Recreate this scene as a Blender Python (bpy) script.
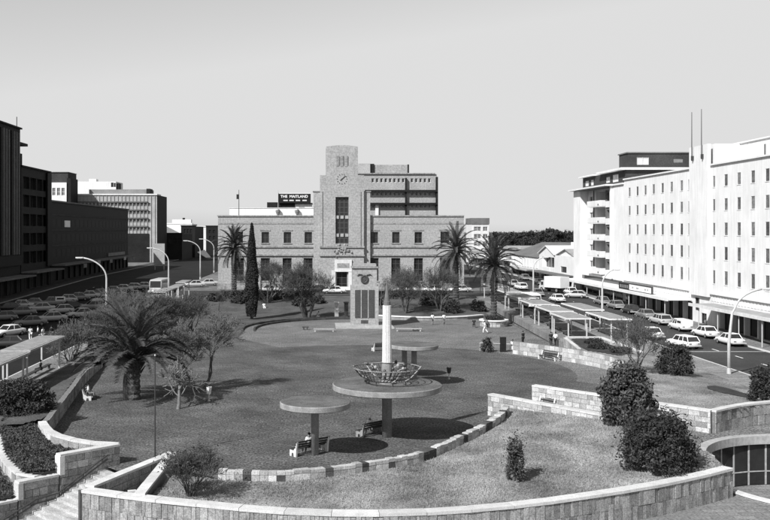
import bpy, bmesh, math, random
from mathutils import Vector, Matrix, noise
rad = math.radians
for o in list(bpy.data.objects): bpy.data.objects.remove(o)
sc = bpy.context.scene
col = sc.collection
random.seed(7)

# ---------------------------------------------------------------- camera, sky, sun, exposure
CAM_H, FOC, VX, VY = 14.0, 950.0, 318.0, 231.0      # eye height, focal length and vanishing point in photo pixels
cam = bpy.data.cameras.new('camera'); cam_o = bpy.data.objects.new('camera', cam); col.objects.link(cam_o)
cam_o.location = (0, 0, CAM_H); cam_o.rotation_euler = (rad(90), 0, 0)
cam.sensor_width = 36; cam.lens = 36 * FOC / 770
cam.shift_x = (385 - VX) / 770; cam.shift_y = -(260 - VY) / 770
cam.clip_start = 0.5; cam.clip_end = 9000
sc.camera = cam_o
SUN = Vector((-.785, -.86, 1.0)).normalized()
w = bpy.data.worlds.new('World'); sc.world = w; w.use_nodes = True
nt = w.node_tree; nt.nodes.clear()
sky = nt.nodes.new('ShaderNodeTexSky'); sky.sky_type = 'NISHITA'; sky.sun_disc = False
sky.sun_elevation = math.asin(SUN.z); sky.sun_rotation = math.atan2(SUN.x, SUN.y)
sky.air_density = 1.0; sky.dust_density = .3; sky.ozone_density = 1.0; sky.altitude = 0
sep = nt.nodes.new('ShaderNodeSeparateColor')          # black and white film, most sensitive to blue: a grey sky
m1 = nt.nodes.new('ShaderNodeMath'); m1.operation = 'MULTIPLY'; m1.inputs[1].default_value = .8
m2 = nt.nodes.new('ShaderNodeMath'); m2.operation = 'MULTIPLY_ADD'; m2.inputs[1].default_value = .2
m3 = nt.nodes.new('ShaderNodeMath'); m3.operation = 'MINIMUM'; m3.inputs[1].default_value = 5.9   # the film's shoulder: the pale sky saturates
bg = nt.nodes.new('ShaderNodeBackground'); bg.inputs[1].default_value = 0.088
wo = nt.nodes.new('ShaderNodeOutputWorld')
nt.links.new(sky.outputs[0], sep.inputs[0]); nt.links.new(sep.outputs[2], m1.inputs[0])
nt.links.new(sep.outputs[1], m2.inputs[0]); nt.links.new(m1.outputs[0], m2.inputs[2])
nt.links.new(m2.outputs[0], m3.inputs[0]); nt.links.new(m3.outputs[0], bg.inputs[0]); nt.links.new(bg.outputs[0], wo.inputs[0])
sl = bpy.data.lights.new('sun', 'SUN'); sl.energy = 4.6; sl.angle = rad(.5); sl.color = (1, 1, 1)
so = bpy.data.objects.new('sun', sl); col.objects.link(so); so.location = (-60, -60, 90)
so.rotation_euler = (-SUN).to_track_quat('-Z', 'Y').to_euler()
vs = sc.view_settings; vs.view_transform = 'Standard'; vs.look = 'None'; vs.exposure = 0.5; vs.gamma = 1
sc.cycles.max_bounces = 4; sc.cycles.diffuse_bounces = 2; sc.cycles.glossy_bounces = 2; sc.cycles.transparent_max_bounces = 4

# ---------------------------------------------------------------- survey helpers
def zs(y):                                             # street level: flat beside the plaza, rising towards the town hall
    return .6 + .018 * (min(max(y, 110), 230) - 110)
def at(px, py, z=0.0):                                 # the point at height z
    d = FOC * (CAM_H - z) / (py - VY)
    return Vector(((px - VX) * d / FOC, d, z))
def at_f(px, py, f):                                   # the point on a height function f(x, y)
    z = 0.0
    for _ in range(30):
        p = at(px, py, z); z = .5 * z + .5 * f(p.x, p.y)
    return at(px, py, z)
def ats(px, py): return at_f(px, py, lambda x, y: zs(y))
def sm(t): t = max(0, min(1, t)); return t * t * (3 - 2 * t)
def lawn_z(x, y):
    a = sm((y - 50) / 14)
    return (.9 * sm((x - 6) / 9) + .35 * sm((x - 14) / 5)) * a
def lerp(a, b, t): return a + (b - a) * t

# ---------------------------------------------------------------- materials (greys only: a black and white photograph)
MATS = {}
def mat(name, v, rough=.85, amt=.25, scale=1.2, fine=18.0, famt=.18, bump=.0, spec=.08, metal=0.0, rnd=0.0, streak=0.0):
    if name in MATS: return MATS[name]
    m = bpy.data.materials.new(name); m.use_nodes = True; t = m.node_tree; N = t.nodes; L = t.links
    b = N['Principled BSDF']; b.inputs['Roughness'].default_value = rough
    b.inputs['Specular IOR Level'].default_value = spec; b.inputs['Metallic'].default_value = metal
    tc = N.new('ShaderNodeTexCoord'); co = tc.outputs['Object']
    if rnd:
        oi = N.new('ShaderNodeObjectInfo'); va = N.new('ShaderNodeVectorMath'); va.operation = 'ADD'
        cx = N.new('ShaderNodeCombineXYZ'); mm = N.new('ShaderNodeMath'); mm.operation = 'MULTIPLY'; mm.inputs[1].default_value = 37
        L.new(oi.outputs['Random'], mm.inputs[0]); L.new(mm.outputs[0], cx.inputs[0]); L.new(mm.outputs[0], cx.inputs[2])
        L.new(co, va.inputs[0]); L.new(cx.outputs[0], va.inputs[1]); co = va.outputs[0]
    def nz(s, det, src):
        n = N.new('ShaderNodeTexNoise'); n.inputs['Scale'].default_value = s; n.inputs['Detail'].default_value = det
        n.inputs['Roughness'].default_value = .62; L.new(src, n.inputs['Vector']); return n.outputs['Fac']
    def mr(src, lo, hi, a=.25, c=.75):
        r = N.new('ShaderNodeMapRange'); r.inputs[1].default_value = a; r.inputs[2].default_value = c
        r.inputs[3].default_value = lo; r.inputs[4].default_value = hi; L.new(src, r.inputs[0]); return r.outputs[0]
    def mul(a, c):
        q = N.new('ShaderNodeMath'); q.operation = 'MULTIPLY'; L.new(a, q.inputs[0])
        if isinstance(c, float): q.inputs[1].default_value = c
        else: L.new(c, q.inputs[1])
        return q.outputs[0]
    big = nz(scale, 5, co); sml = nz(fine, 3, co)
    val = mul(mr(big, 1 - amt, 1 + amt), mr(sml, 1 - famt, 1 + famt, .35, .65))
    if streak:
        mp = N.new('ShaderNodeMapping'); mp.inputs['Scale'].default_value = (1.4, 1.4, .12); L.new(co, mp.inputs[0])
        val = mul(val, mr(nz(1.6, 4, mp.outputs[0]), 1 - streak, 1 + streak * .4))
    if rnd: val = mul(val, mr(oi.outputs['Random'], 1 - rnd, 1 + rnd, 0, 1))
    val = mul(val, float(v))
    L.new(val, b.inputs['Base Color'])
    if bump:
        bp = N.new('ShaderNodeBump'); bp.inputs['Strength'].default_value = bump; bp.inputs['Distance'].default_value = .05
        L.new(sml, bp.inputs['Height']); L.new(bp.outputs[0], b.inputs['Normal'])
    MATS[name] = m; return m
def paving_mat(name, v, size, rot, amt=.25, joint=.7, c1=1.12, c2=.86, fine=7.0, famt=.75):
    m = mat(name, v, .9, amt, .16, fine, famt, .15)
    t = m.node_tree; N = t.nodes; L = t.links; b = N['Principled BSDF']
    src = b.inputs['Base Color'].links[0].from_socket
    tc = N.new('ShaderNodeTexCoord'); mp = N.new('ShaderNodeMapping'); mp.inputs['Rotation'].default_value = (0, 0, rot)
    br = N.new('ShaderNodeTexBrick'); br.inputs['Scale'].default_value = 1; br.inputs['Brick Width'].default_value = size
    br.inputs['Row Height'].default_value = size * .5; br.inputs['Mortar Size'].default_value = size * .035
    br.inputs['Color1'].default_value = (c1,) * 3 + (1,); br.inputs['Color2'].default_value = (c2,) * 3 + (1,)
    br.inputs['Mortar'].default_value = (joint,) * 3 + (1,)
    L.new(tc.outputs['Object'], mp.inputs[0]); L.new(mp.outputs[0], br.inputs['Vector'])
    mx = N.new('ShaderNodeMix'); mx.data_type = 'RGBA'; mx.blend_type = 'MULTIPLY'; mx.inputs[0].default_value = 1
    L.new(src, mx.inputs[6]); L.new(br.outputs[0], mx.inputs[7]); L.new(mx.outputs[2], b.inputs['Base Color'])
    return m
M_pave = paving_mat('brick_paving', .095, .9, rad(32), .42)
M_pave2 = paving_mat('light_paving', .15, 1.1, rad(-20))
def add_joints(m, size, rot, dark):
    t = m.node_tree; N = t.nodes; L = t.links; b = N['Principled BSDF']; src = b.inputs['Base Color'].links[0].from_socket
    tc = N.new('ShaderNodeTexCoord'); mp = N.new('ShaderNodeMapping'); mp.inputs['Rotation'].default_value = (0, 0, rot)
    br = N.new('ShaderNodeTexBrick'); br.offset = 0; br.inputs['Scale'].default_value = 1; br.inputs['Brick Width'].default_value = size; br.inputs['Row Height'].default_value = size
    br.inputs['Mortar Size'].default_value = .09; br.inputs['Mortar Smooth'].default_value = .5; br.inputs['Color1'].default_value = (1.07,) * 3 + (1,); br.inputs['Color2'].default_value = (.93,) * 3 + (1,); br.inputs['Mortar'].default_value = (dark,) * 3 + (1,)
    L.new(tc.outputs['Object'], mp.inputs[0]); L.new(mp.outputs[0], br.inputs['Vector'])
    mx = N.new('ShaderNodeMix'); mx.data_type = 'RGBA'; mx.blend_type = 'MULTIPLY'; mx.inputs[0].default_value = 1
    L.new(src, mx.inputs[6]); L.new(br.outputs[0], mx.inputs[7]); L.new(mx.outputs[2], b.inputs['Base Color'])
add_joints(M_pave, 2.4, rad(38), .84); add_joints(M_pave2, 3.0, rad(20), .88)
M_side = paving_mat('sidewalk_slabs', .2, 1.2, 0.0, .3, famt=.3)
M_sided = paving_mat('shade_darkened_slabs', .07, 1.2, 0.0, .3, famt=.3)  # left pavement slabs, darkened to paint in the street's shade
M_lawn = mat('dry_lawn', .19, .95, .7, .28, 9, .55, .4)
M_grass = mat('grass_blades', .23, .9, .7, .28, 30, .3)
M_lawn2 = mat('garden_lawn', .08, .95, .4, .35, 8, .4, .3)  # tone lowered to carry tree shade over the far garden
M_soil = mat('dark_soil', .045, .95, .4, .8, 8, .3, .3)
M_asphd = mat('shade_darkened_asphalt', .02, .9, .3, .12, 6, .2)  # left road only: the street's shade is put into the asphalt colour
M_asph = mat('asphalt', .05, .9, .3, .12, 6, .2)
M_ground = mat('town_ground', .13, .95, .4, .03, .6, .3)
M_paint = mat('road_paint', .7, .8, .2, 2)
M_conc = mat('concrete', .26, .9, .22, 1.4, 26, .3, .2, streak=.3)
M_concl = mat('pale_concrete', .58, .85, .16, 1.3, 20, .15, .1, streak=.1)
M_cope = mat('coping_stone', .5, .85, .16, 1.6, 18, .16, .15, rnd=.12)
M_stone = mat('pale_wall_stone', .36, .9, .3, 1.8, 14, .28, .4, rnd=.38)
M_stoned = mat('slate_wall_stone', .24, .9, .35, 1.8, 14, .35, .4, rnd=.3)
M_stonem = mat('grey_wall_stone', .29, .9, .35, 1.8, 14, .3, .4, rnd=.3)
M_block = mat('wall_block', .38, .9, .3, 2, 14, .3, .3, rnd=.28)
M_blockd = mat('dark_wall_block', .07, .9, .25, 2, 14, .25, .3, rnd=.3)
M_mortar = mat('mortar', .17, .95, .2, 3)
M_white = mat('white_render', .69, .8, .1, .3, 9, .05, streak=.16)
M_whited = mat('offwhite_render', .66, .85, .1, .4, 9, .06, streak=.1)
M_town = mat('town_hall_stone', .29, .9, .16, .5, 2.2, .32, .15, streak=.08)
M_townd = mat('town_hall_band', .25, .9, .2, .5, 2.2, .3)
M_darkb = mat('dark_brick', .05, .9, .3, .3, 5, .25)
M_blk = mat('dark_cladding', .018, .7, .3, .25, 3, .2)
M_blk2 = mat('shade_darkened_cladding', .008, .6, .3, .25, 3, .2)  # left facades, blackened beyond real cladding to hold the street's shade
M_grey = mat('grey_panel', .2, .8, .2, .4, 4, .15)
M_greyl = mat('light_grey_panel', .33, .8, .2, .4, 4, .15)
M_mid = mat('mid_grey_wall', .13, .85, .25, .3, 3, .15)
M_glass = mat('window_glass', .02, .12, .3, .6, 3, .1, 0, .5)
M_glassd = mat('shade_darkened_glass', .008, .6, .3, .6, 3, .2, 0, .1)  # left street panes, darkened and matted to paint the facades' shade
M_glassm = mat('curtained_glass', .1, .25, .6, .7, 2.5, .4, 0, .5, rnd=.6)
M_frame = mat('window_frame', .5, .6, .1, 2)
M_framed = mat('dark_frame', .06, .6, .1, 2)
M_metal = mat('galvanised_steel', .45, .5, .15, 3, 20, .1, 0, .5)
M_metald = mat('dark_metal', .035, .5, .2, 3, 20, .1, 0, .5)
M_rooft = mat('tin_roof', .3, .7, .25, .5, 3, .15, streak=.1)
M_roofd = mat('flat_roof_tar', .12, .9, .3, .4)
M_wood = mat('dark_slat', .05, .8, .3, 4, 20, .2)
M_bark = mat('tree_bark', .09, .95, .35, 2.5, 16, .35, .4)
M_barkl = mat('pale_bark', .15, .9, .35, 3, 18, .3, .3)
M_twig = mat('bare_twigs', .085, .95, .3, .5, 9, .3)
M_twigl = mat('pale_twigs', .14, .95, .3, .5, 9, .3)
M_leafd = mat('dark_leaves', .032, .7, .5, .9, 7, .5, 0, .3)
M_leaf = mat('green_leaves', .06, .7, .5, .9, 7, .5, 0, .3)
M_cyp = mat('cypress_leaves', .022, .8, .5, .9, 7, .4, 0, .2)
M_palm = mat('palm_fronds', .05, .65, .4, .5, 5, .4, 0, .35, rnd=.35)
M_palmt = mat('palm_trunk', .07, .95, .5, 1.5, 9, .5, .5)
M_far = mat('far_trees', .035, .9, .5, .2, 2, .4)
M_tyre = mat('tyre', .015, .8, .1, 4)
M_cw = mat('car_white', .72, .3, .05, 1, spec=.5)
M_cl = mat('car_light_grey', .42, .3, .05, 1, spec=.5)
M_cg = mat('car_grey', .2, .3, .05, 1, spec=.5)
M_cd = mat('car_dark', .035, .3, .05, 1, spec=.5)
M_lamp = mat('lamp_lens', .6, .25, .05, 2, spec=.6)
M_skin = mat('skin', .16, .7, .1, 6)
M_skinl = mat('light_skin', .36, .7, .1, 6)
M_hair = mat('hair', .015, .8, .2, 20)
M_clw = mat('white_cloth', .75, .9, .1, 6)
M_clg = mat('grey_cloth', .18, .9, .15, 6)
M_cld = mat('dark_cloth', .03, .9, .15, 6)
M_plaque = mat('bronze_plaque', .045, .6, .3, 3, 14, .5, .3, .5)
M_shaft = mat('fluted_shaft', .62, .8, .14, 1.2, 12, .16, .1, streak=.12)

# ---------------------------------------------------------------- mesh helpers
class MB:
    def __init__(s): s.v = []; s.f = []
    def add(s, vs, fs):
        n = len(s.v); s.v += [tuple(p) for p in vs]; s.f += [tuple(i + n for i in f) for f in fs]; return s
    def hexa(s, b, t):
        return s.add(list(b) + list(t), [(3, 2, 1, 0), (4, 5, 6, 7), (0, 1, 5, 4), (1, 2, 6, 5), (2, 3, 7, 6), (3, 0, 4, 7)])
    def box(s, x0, x1, y0, y1, z0, z1):
        return s.hexa([(x0, y0, z0), (x1, y0, z0), (x1, y1, z0), (x0, y1, z0)], [(x0, y0, z1), (x1, y0, z1), (x1, y1, z1), (x0, y1, z1)])
    def obox(s, c, sx, sy, sz, rz=0.0, tilt=0.0):
        m = Matrix.Translation(c) @ Matrix.Rotation(rz, 4, 'Z') @ Matrix.Rotation(tilt, 4, 'X')
        q = [(-1, -1), (1, -1), (1, 1), (-1, 1)]
        return s.hexa([m @ Vector((a * sx / 2, b * sy / 2, -sz / 2)) for a, b in q], [m @ Vector((a * sx / 2, b * sy / 2, sz / 2)) for a, b in q])
    def prism(s, poly, z0, z1):
        n = len(poly)
        a = sum(poly[i][0] * poly[(i + 1) % n][1] - poly[(i + 1) % n][0] * poly[i][1] for i in range(n))
        if a < 0: poly = poly[::-1]
        vs = [(p[0], p[1], z0) for p in poly] + [(p[0], p[1], z1) for p in poly]
        return s.add(vs, [tuple(range(n))[::-1], tuple(range(n, 2 * n))] + [(i, (i + 1) % n, n + (i + 1) % n, n + i) for i in range(n)])
    def tube(s, pts, rs, n=6, cap=True):
        pts = [Vector(p) for p in pts]
        if not isinstance(rs, (list, tuple)): rs = [rs] * len(pts)
        base = len(s.v); up = None
        for i, p in enumerate(pts):
            d = (pts[min(i + 1, len(pts) - 1)] - pts[max(i - 1, 0)])
            d = d.normalized() if d.length > 1e-9 else Vector((0, 0, 1))
            if up is None: up = d.orthogonal().normalized()
            a = (up - d * up.dot(d)); a = a.normalized() if a.length > 1e-6 else d.orthogonal().normalized()
            up = a; b = d.cross(a)
            for k in range(n):
                t = 2 * math.pi * k / n; s.v.append(tuple(p + (a * math.cos(t) + b * math.sin(t)) * rs[i]))
        for i in range(len(pts) - 1):
            for k in range(n):
                q = base + i * n; s.f.append((q + k, q + (k + 1) % n, q + n + (k + 1) % n, q + n + k))
        if cap:
            s.f.append(tuple(range(base, base + n))[::-1]); q = base + (len(pts) - 1) * n; s.f.append(tuple(range(q, q + n)))
        return s
    def lathe(s, prof, n, c=(0, 0, 0), wob=0.0):
        base = len(s.v)
        for r, z in prof:
            for k in range(n):
                t = 2 * math.pi * k / n; rr = r * (1 + wob * random.uniform(-1, 1))
                s.v.append((c[0] + rr * math.cos(t), c[1] + rr * math.sin(t), c[2] + z))
        for i in range(len(prof) - 1):
            for k in range(n):
                q = base + i * n; s.f.append((q + k, q + (k + 1) % n, q + n + (k + 1) % n, q + n + k))
        s.f.append(tuple(range(base, base + n))[::-1]); q = base + (len(prof) - 1) * n; s.f.append(tuple(range(q, q + n)))
        return s
    def ell(s, c, r, n=10, m=6):
        prof = [(max(1e-3, math.sin(math.pi * j / m)), -math.cos(math.pi * j / m)) for j in range(m + 1)]
        b = len(s.v); s.lathe(prof, n)
        for i in range(b, len(s.v)):
            x, y, z = s.v[i]; s.v[i] = (c[0] + x * r[0], c[1] + y * r[1], c[2] + z * r[2])
        return s
    def mesh(s, name, off=(0, 0, 0), smooth=False):
        me = bpy.data.meshes.new(name)
        me.from_pydata([(a - off[0], b - off[1], c - off[2]) for a, b, c in s.v] if any(off) else s.v, [], s.f)
        if smooth: me.shade_smooth()
        me.update(); return me
    def build(s, name, m, parent=None, smooth=False, kind=None, local=False):
        """World coordinates in, one linked object out (local = coordinates already relative to the parent)."""
        off = (0, 0, 0) if (local or parent is None) else wloc(parent)
        me = s.mesh(name, off, smooth); me.materials.append(m)
        return link(name, me, parent, kind)
def wloc(o):
    v = Vector((0, 0, 0))
    while o: v += o.location; o = o.parent
    return v
def link(name, me, parent=None, kind=None, loc=None, rz=0.0):
    o = bpy.data.objects.new(name, me); col.objects.link(o); o.parent = parent
    if loc is not None: o.location = loc
    if rz: o.rotation_euler = (0, 0, rz)
    if kind: o['kind'] = kind
    return o
def tag(o, label, cat, group=None):
    o['label'] = label; o['category'] = cat
    if group: o['group'] = group
    return o
def thing(name, label, cat, loc=(0, 0, 0), rz=0.0, group=None):
    o = bpy.data.objects.new(name, None); col.objects.link(o); o.location = loc; o.rotation_euler = (0, 0, rz); o.empty_display_size = .3
    return tag(o, label, cat, group)
KIDS = {}
def copy_tree(root, loc, rz=0.0, label=None, group=None, scale=None, paint=None):
    """A copy of a thing with its parts and sub-parts; paint = {material: material} re-coats the copy."""
    if not KIDS:
        pass
    def cp(o, par):
        c = o.copy(); col.objects.link(c); c.parent = par
        if paint and c.type == 'MESH':
            for sl_ in c.material_slots:
                if sl_.material in paint:
                    mm = paint[sl_.material]; sl_.link = 'OBJECT'; sl_.material = mm
        for ch in KIDSOF(o): cp(ch, c)
        return c
    r = cp(root, None); r.location = loc; r.rotation_euler = (0, 0, rz)
    if scale: r.scale = (scale,) * 3
    if label: r['label'] = label
    if group: r['group'] = group
    return r
_src = {}
def KIDSOF(o):
    if o.name not in _src: _src[o.name] = list(o.children)
    return _src[o.name]
def struct(name, mb, m, parent=None):
    o = mb.build(name, m, parent)
    if parent is None: o['kind'] = 'structure'
    return o
def flat_poly(name, pts, z, m):
    me = bpy.data.meshes.new(name); bm = bmesh.new()
    f = bm.faces.new([bm.verts.new((p[0], p[1], z if not callable(z) else z(p[0], p[1]))) for p in pts])
    f.normal_update()
    if f.normal.z < 0: f.normal_flip()
    bmesh.ops.triangulate(bm, faces=[f]); bm.to_mesh(me); bm.free(); me.materials.append(m)
    o = link(name, me); o['kind'] = 'structure'; return o
def arc(c, r, a0, a1, n):
    return [(c[0] + r * math.cos(rad(lerp(a0, a1, i / n))), c[1] + r * math.sin(rad(lerp(a0, a1, i / n)))) for i in range(n + 1)]
def resample(pts, step):
    """Evenly spaced points along a smooth (Catmull-Rom) line through pts."""
    P = [Vector((p[0], p[1], p[2] if len(p) > 2 else 0)) for p in pts]; dense = []
    for i in range(len(P) - 1):
        a = P[max(i - 1, 0)]; b = P[i]; c = P[i + 1]; d = P[min(i + 2, len(P) - 1)]
        for k in range(16):
            t = k / 16; dense.append(.5 * ((2 * b) + (c - a) * t + (2 * a - 5 * b + 4 * c - d) * t * t + (3 * b - a - 3 * c + d) * t ** 3))
    dense.append(P[-1]); L = [0]
    for i in range(1, len(dense)): L.append(L[-1] + (dense[i] - dense[i - 1]).length)
    n = max(1, round(L[-1] / step)); out = []; j = 0
    for k in range(n + 1):
        s = L[-1] * k / n
        while j < len(L) - 2 and L[j + 1] < s: j += 1
        t = (s - L[j]) / max(1e-9, L[j + 1] - L[j]); out.append(dense[j].lerp(dense[j + 1], t))
    return out
def inside(poly, x, y):
    r = False; n = len(poly); j = n - 1
    for i in range(n):
        if (poly[i][1] > y) != (poly[j][1] > y) and x < (poly[j][0] - poly[i][0]) * (y - poly[i][1]) / (poly[j][1] - poly[i][1]) + poly[i][0]: r = not r
        j = i
    return r
def normals2(pts):
    out = []
    for i in range(len(pts)):
        d = pts[min(i + 1, len(pts) - 1)] - pts[max(i - 1, 0)]; d = Vector((d.x, d.y, 0)).normalized(); out.append(Vector((-d.y, d.x, 0)))
    return out
def stone_wall(parent, path, z0, z1, th, stone_w, course, m, side=1, cope=(.14, .07), cope_len=1.6, both=False, cmat=None, upright=False):
    """A wall along path: mortar core, coping slabs and single facing stones on the side(s) seen.
    z0, z1 may be functions of the point; side = +1 faces left of the path's direction, -1 right."""
    Z0 = z0 if callable(z0) else (lambda p: z0); Z1 = z1 if callable(z1) else (lambda p: z1)
    pts = resample(path, .45); nn = normals2(pts); h = th / 2; mb = MB()
    for i in range(len(pts) - 1):
        a, b, na, nb = pts[i], pts[i + 1], nn[i], nn[i + 1]; q = [a - na * h, b - nb * h, b + nb * h, a + na * h]
        mb.hexa([(p.x, p.y, Z0(r) - .25) for p, r in zip(q, (a, b, b, a))], [(p.x, p.y, Z1(r) - .01) for p, r in zip(q, (a, b, b, a))])
    mb.build('wall_core', M_mortar, parent)
    ct, co = cope
    if ct:
        cp = resample(path, cope_len); cn = normals2(cp)
        for i in range(len(cp) - 1):
            sub = resample([cp[i], cp[i + 1]], 9) if len(path) < 3 else [cp[i], cp[i + 1]]
            a, b = cp[i].lerp(cp[i + 1], .006), cp[i].lerp(cp[i + 1], .994); na, nb = cn[i], cn[i + 1]; g = h + co
            za, zb = Z1(a), Z1(b); c = MB(); j = random.uniform(-.008, .008)
            q = [a - na * g, b - nb * g, b + nb * g, a + na * g]
            c.hexa([(p.x, p.y, z + j) for p, z in zip(q, (za, zb, zb, za))], [(p.x, p.y, z + ct + j) for p, z in zip(q, (za, zb, zb, za))])
            c.build('coping_slab', cmat or M_cope, parent)
    L = [0]
    for i in range(1, len(pts)): L.append(L[-1] + (pts[i] - pts[i - 1]).length)
    def pos(s):
        s = max(0, min(L[-1], s)); i = 0
        i = min(len(L) - 2, int(s / L[-1] * (len(L) - 1)))
        while i > 0 and L[i] > s: i -= 1
        while i < len(L) - 2 and L[i + 1] < s: i += 1
        t = (s - L[i]) / (L[i + 1] - L[i]); return pts[i].lerp(pts[i + 1], t), nn[i].lerp(nn[i + 1], t).normalized()
    count = 0
    for sd in ((side, -side) if both else (side,)):
        zlo = min(Z0(p) for p in pts) - .05; zhi = max(Z1(p) for p in pts); rows = max(1, round((zhi - zlo) / course)); rh = (zhi - zlo) / rows
        for r in range(rows):
            s = -random.random() * stone_w
            while s < L[-1]:
                wd = stone_w * random.uniform(.6, 1.5); a = max(0, s); b = min(L[-1], s + wd); s += wd
                if b - a < .12: continue
                pm, _ = pos((a + b) / 2); zb = max(zlo + r * rh, Z0(pm) - .05) + .012; zt = min(zlo + (r + 1) * rh, Z1(pm)) - .012
                if upright and r + 1 < rows and random.random() < .35: zt = min(zt + rh * random.uniform(.15, .4), Z1(pm) - .012)
                if zt - zb < .08: continue
                pa, na = pos(a + .012); pb, nb = pos(b - .012); pr = h + random.uniform(.015, .06)
                i0 = h - .03
                q = [pa + na * sd * i0, pb + nb * sd * i0, pb + nb * sd * pr, pa + na * sd * pr]
                if sd < 0: q = [q[1], q[0], q[3], q[2]]
                mbs = MB(); mbs.hexa([(p.x, p.y, zb) for p in q], [(p.x, p.y, zt) for p in q]); mbs.build('stone', m, parent); count += 1
    return count

# ================================================================ THE SETTING
COURT, CR = (31.0, 57.5), 7.0
WALL_L = [at(*p, 1.2) for p in ((118, 443), (96, 442), (75, 439), (52, 432), (42, 421), (47.6, 416), (60, 400), (72, 385), (83.6, 370))] + [Vector((-22.4, 98, 1.2))]
U = Vector((-.727, -.686, 0)); NN = Vector((.686, -.727, 0))           # stairs: down, across
F0 = Vector((-12.07, 57.3, 0)); S0 = F0 + U * 1.0
PIER = Vector((-12.3, 50.2, 0)); APEX = Vector((-8.9, 58.2, 0)); V2 = Vector((-9.2, 48.7, 0))
def on_wall1(t):                                                       # where the step edge at distance t meets the raking wall
    a = S0 + U * t; d = APEX - PIER; e = PIER - a
    den = NN.x * -d.y + NN.y * d.x; w_ = (e.x * -d.y + e.y * d.x) / den
    return a + NN * w_
BW_PX = [(219, 478.8), (237, 479.6), (262, 480), (286, 480), (314, 477.5), (348.6, 473.5), (371, 470), (397, 466), (421.6, 460.5), (440, 453), (455, 446), (472, 438), (490, 428), (500, 421), (506.5, 413)]
BLOCK = [at_f(x, y, lawn_z) for x, y in BW_PX]
FRONT = [PIER + Vector((0, 0, 0))] + [at(*p, .38) for p in ((138, 496), (190, 501.5), (240, 506.5), (300, 510.5), (360, 512), (420, 511), (480, 507), (540, 501), (600, 492.5), (650, 484.5), (700, 474), (728, 467))]
for p in FRONT: p.z = 0
W1 = [Vector((13.1, 72.3, 0)), Vector((16.3, 68.15, 0)), Vector((19.5, 64, 0)), Vector((21.9, 60.6, 0)), Vector((23.7, 57.2, 0))]
W2 = [Vector((17.4, 76.6, 0)), Vector((22.35, 71.2, 0)), Vector((27.3, 65.8, 0))]
W2B = [Vector((27.3, 65.8, 0)), Vector((30, 67.9, 0)), Vector((33.2, 69.4, 0)), Vector((38, 70.6, 0))]
FARW = [Vector((22.4, 108.5, 0)), Vector((25.1, 104.7, 0)), Vector((27.6, 100.6, 0)), Vector((29.4, 95.7, 0)), Vector((29.6, 90, 0)), Vector((28.9, 84, 0)), Vector((26.6, 76, 0)), Vector((23.9, 69.9, 0))]

def xy(vs): return [(v[0], v[1]) for v in vs]
def strip(name, x0, x1, y0, y1, dz, m, thick=0.0, label=None):
    ys = [y0] + [b for b in (110, 230) if y0 < b < y1] + [y1]; mb = MB()
    for a, b in zip(ys, ys[1:]):
        za, zb = zs(a) + dz, zs(b) + dz
        if thick:
            mb.hexa([(x0, a, za - thick), (x1, a, za - thick), (x1, b, zb - thick), (x0, b, zb - thick)], [(x0, a, za), (x1, a, za), (x1, b, zb), (x0, b, zb)])
        else: mb.add([(x0, a, za), (x1, a, za), (x1, b, zb), (x0, b, zb)], [(0, 1, 2, 3)])
    return struct(name, mb, m)
def field(name, poly, zf, cell, m, kind='structure'):
    xs = [p[0] for p in poly]; ys = [p[1] for p in poly]; mb = MB(); idx = {}
    nx = int((max(xs) - min(xs)) / cell) + 1; ny = int((max(ys) - min(ys)) / cell) + 1
    def vid(i, j):
        if (i, j) not in idx:
            x, y = min(xs) + i * cell, min(ys) + j * cell; idx[(i, j)] = len(mb.v); mb.v.append((x, y, zf(x, y)))
        return idx[(i, j)]
    for i in range(nx):
        for j in range(ny):
            if inside(poly, min(xs) + (i + .5) * cell, min(ys) + (j + .5) * cell):
                mb.f.append((vid(i, j), vid(i + 1, j), vid(i + 1, j + 1), vid(i, j + 1)))
    o = mb.build(name, m, smooth=True); o['kind'] = kind; return o

# the ground: one height field reaching the horizon, lower inside the plaza
def gz(x, y):
    t = max(sm((-23.2 - x) / 2.0), sm((x - 29.3) / .3) * sm((y - 71.5) / 1), sm((y - 152) / 26), sm((56 - y) / 1.0) if x < -24 else 0)
    return lerp(-.06, zs(y) - .05, t) + .5 * sm((y - 400) / 600)
gx = [-4000, -1500, -500, -200, -110, -70, -58] + [x for x in range(-54, 56, 2)] + [58, 70, 110, 200, 500, 1500, 4000]
gx = sorted(set(gx + [-23.2, -24.2, -25.2, 28.8, 29.3, 29.6]))
gy = [-60, 0, 40] + list(range(54, 232, 2)) + [240, 260, 300, 400, 500, 700, 1000, 1500, 2500, 5000, 8000]; gy = sorted(set(gy + [67.0]))
mb = MB(); vi = {}
for i, x in enumerate(gx):
    for j, y in enumerate(gy): vi[(i, j)] = len(mb.v); mb.v.append((x, y, gz(x, y)))
for i in range(len(gx) - 1):
    for j in range(len(gy) - 1):
        cx, cy = (gx[i] + gx[i + 1]) / 2, (gy[j] + gy[j + 1]) / 2
        if -25.2 < cx < 46 and cy < 67: continue
        mb.f.append((vi[(i, j)], vi[(i + 1, j)], vi[(i + 1, j + 1)], vi[(i, j + 1)]))
mb.build('ground', M_ground)['kind'] = 'structure'

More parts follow.
